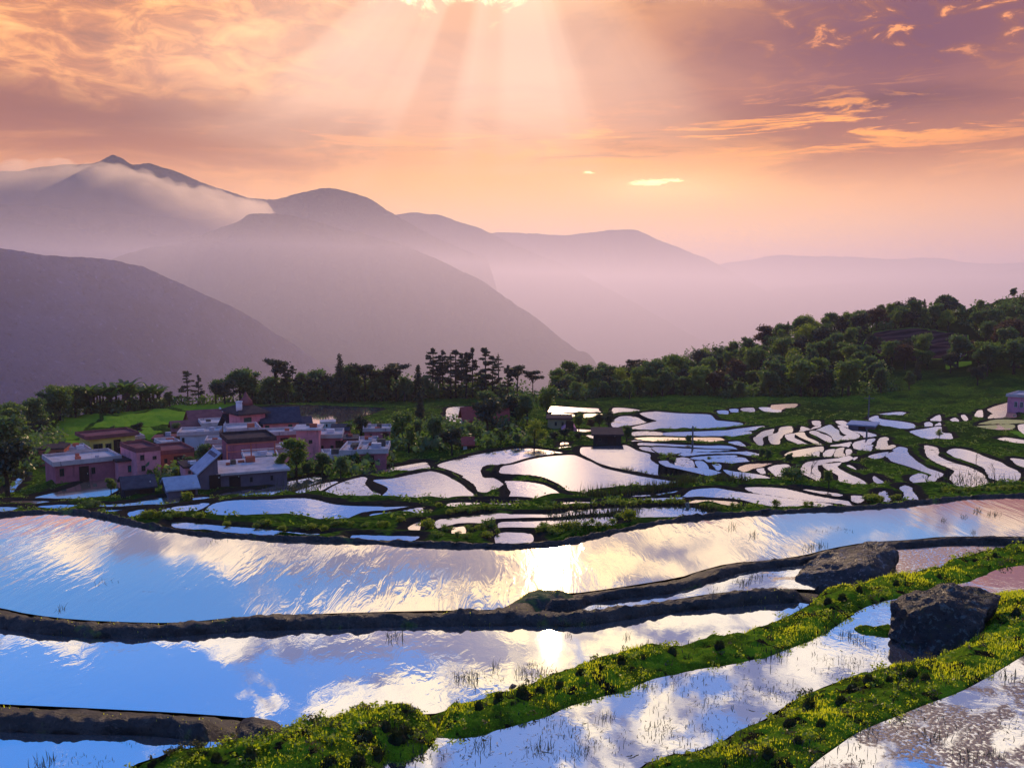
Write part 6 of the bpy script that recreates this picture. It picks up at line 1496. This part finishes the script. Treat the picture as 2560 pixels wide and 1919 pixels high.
ridge('mountains', [(100, 720), (240, 668), (300, 640), (380, 618), (450, 610), (520, 580), (600, 552), (618, 534), (660, 532), (730, 538), (800, 558), (860, 575), (930, 590), (1000, 608), (1100, 650), (1200, 700), (1320, 780), (1450, 880)], 1700, MH, seed=7, rough=26, front=1.1, label='broad wooded mountain in the middle of the valley')
ridge('mountains', [(1500, 760), (1650, 690), (1800, 660), (1950, 636), (2050, 640), (2200, 648), (2350, 646), (2450, 660), (2560, 655), (2900, 640)], 7600, MH, seed=8, front=0.8, label='farthest pale range along the right horizon')
ridge('mountains', [(1700, 800), (1950, 720), (2150, 705), (2280, 690), (2380, 678), (2480, 676), (2560, 670), (2900, 650)], 5000, MH, seed=9, front=0.9, label='pale slope rising at the right edge of the valley')
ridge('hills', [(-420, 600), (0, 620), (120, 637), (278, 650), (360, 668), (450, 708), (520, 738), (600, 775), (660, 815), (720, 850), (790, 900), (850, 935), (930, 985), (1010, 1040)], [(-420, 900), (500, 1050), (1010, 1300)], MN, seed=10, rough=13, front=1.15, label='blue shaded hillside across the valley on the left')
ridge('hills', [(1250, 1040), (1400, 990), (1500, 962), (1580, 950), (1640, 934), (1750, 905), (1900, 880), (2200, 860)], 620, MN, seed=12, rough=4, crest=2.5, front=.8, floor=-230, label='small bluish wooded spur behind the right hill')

# evening haze: one even box of air round everything
hz = MB().box(-7600, 7600, -60, 9500, -440, 395).build('haze', None)
m, nt, out = new_mat('haze_air')
pv = nt.nodes.new('ShaderNodeVolumePrincipled')
HZC, HZD, HZG = (.84, .72, .96, 1), 1.25e-4, 0.18
pv.inputs['Color'].default_value = HZC; pv.inputs['Density'].default_value = HZD; pv.inputs['Anisotropy'].default_value = HZG
nt.links.new(pv.outputs[0], out.inputs['Volume'])
hz.data.materials.append(m); tag(hz, kind='stuff')

# cloud bank lying against the highest peak
mb = bpy.data.metaballs.new('bank'); mbo = bpy.data.objects.new('bank_source', mb); COL.objects.link(mbo)
mb.resolution = 16; mb.render_resolution = 16; mb.threshold = 0.35
cr = random.Random(4)
for k in range(330):
    x = cr.uniform(-330, 640); up_ = np.interp(x, [-330, 0, 150, 280, 380, 480, 560, 640], [462, 466, 452, 462, 482, 508, 532, 555]); lo_ = np.interp(x, [-330, 0, 300, 640], [520, 505, 530, 560])
    yy = up_ + (lo_ - up_) * cr.random() ** 1.3; dd = 2450 - 62 - (yy - 410) * 1.0 + cr.uniform(-30, 20); q_ = at_dist(x, yy, dd); e_ = cr.uniform(36, 76)
    if k > 999:                       # a thinner veil behind the crest of the middle mountain
        x = cr.uniform(430, 900); yy = np.interp(x, [430, 520, 620, 730, 860, 1010], [600, 562, 538, 540, 560, 560]) + cr.uniform(-16, 30); q_ = at_dist(x, yy, cr.uniform(1980, 2120)); e_ = cr.uniform(20, 40)
    e = mb.elements.new(); e.co = tuple(q_); e.radius = e_
dg = bpy.context.evaluated_depsgraph_get(); me_ = bpy.data.meshes.new_from_object(mbo.evaluated_get(dg)); bpy.data.objects.remove(mbo)
for v in me_.vertices:
    q_ = v.co / 32.0; v.co += v.normal * (mnoise.fractal(q_, 1.0, 2.0, 4) * 17)
me_.name = 'cloud_bank'; fo_ = bpy.data.objects.new('cloud_bank', me_); COL.objects.link(fo_); me_.materials.clear()
m, nt, out = new_mat('cloud_vapour')
pv = nt.nodes.new('ShaderNodeVolumePrincipled')
pv.inputs['Color'].default_value = (1, .82, .72, 1); pv.inputs['Density'].default_value = 0.0075; pv.inputs['Anisotropy'].default_value = 0.62
nt.links.new(pv.outputs[0], out.inputs['Volume']); me_.materials.append(m); tag(fo_, kind='stuff')
# milky mist lying in the valley
ms = MB().box(-7400, 7400, 560, 9400, -436, 92).build('mist', None)
m, nt, out = new_mat('valley_mist')
pv = nt.nodes.new('ShaderNodeVolumePrincipled')
pv.inputs['Color'].default_value = (.80, .73, 1.0, 1); pv.inputs['Density'].default_value = 7.5e-4; pv.inputs['Anisotropy'].default_value = 0.45
nt.links.new(pv.outputs[0], out.inputs['Volume'])
ms.data.materials.append(m); tag(ms, kind='stuff')
SC.view_settings.view_transform = 'Standard'; SC.view_settings.look = 'None'
SC.view_settings.exposure = 0.26; SC.view_settings.gamma = 1
SC.render.engine = 'CYCLES'
cy = SC.cycles
cy.max_bounces = 6; cy.diffuse_bounces = 2; cy.glossy_bounces = 3; cy.transmission_bounces = 3; cy.volume_bounces = 0; cy.transparent_max_bounces = 4
cy.sample_clamp_indirect = 6; cy.sample_clamp_direct = 0; cy.caustics_reflective = False; cy.caustics_refractive = False
cy.use_denoising = True; cy.use_adaptive_sampling = True; cy.adaptive_threshold = 0.015
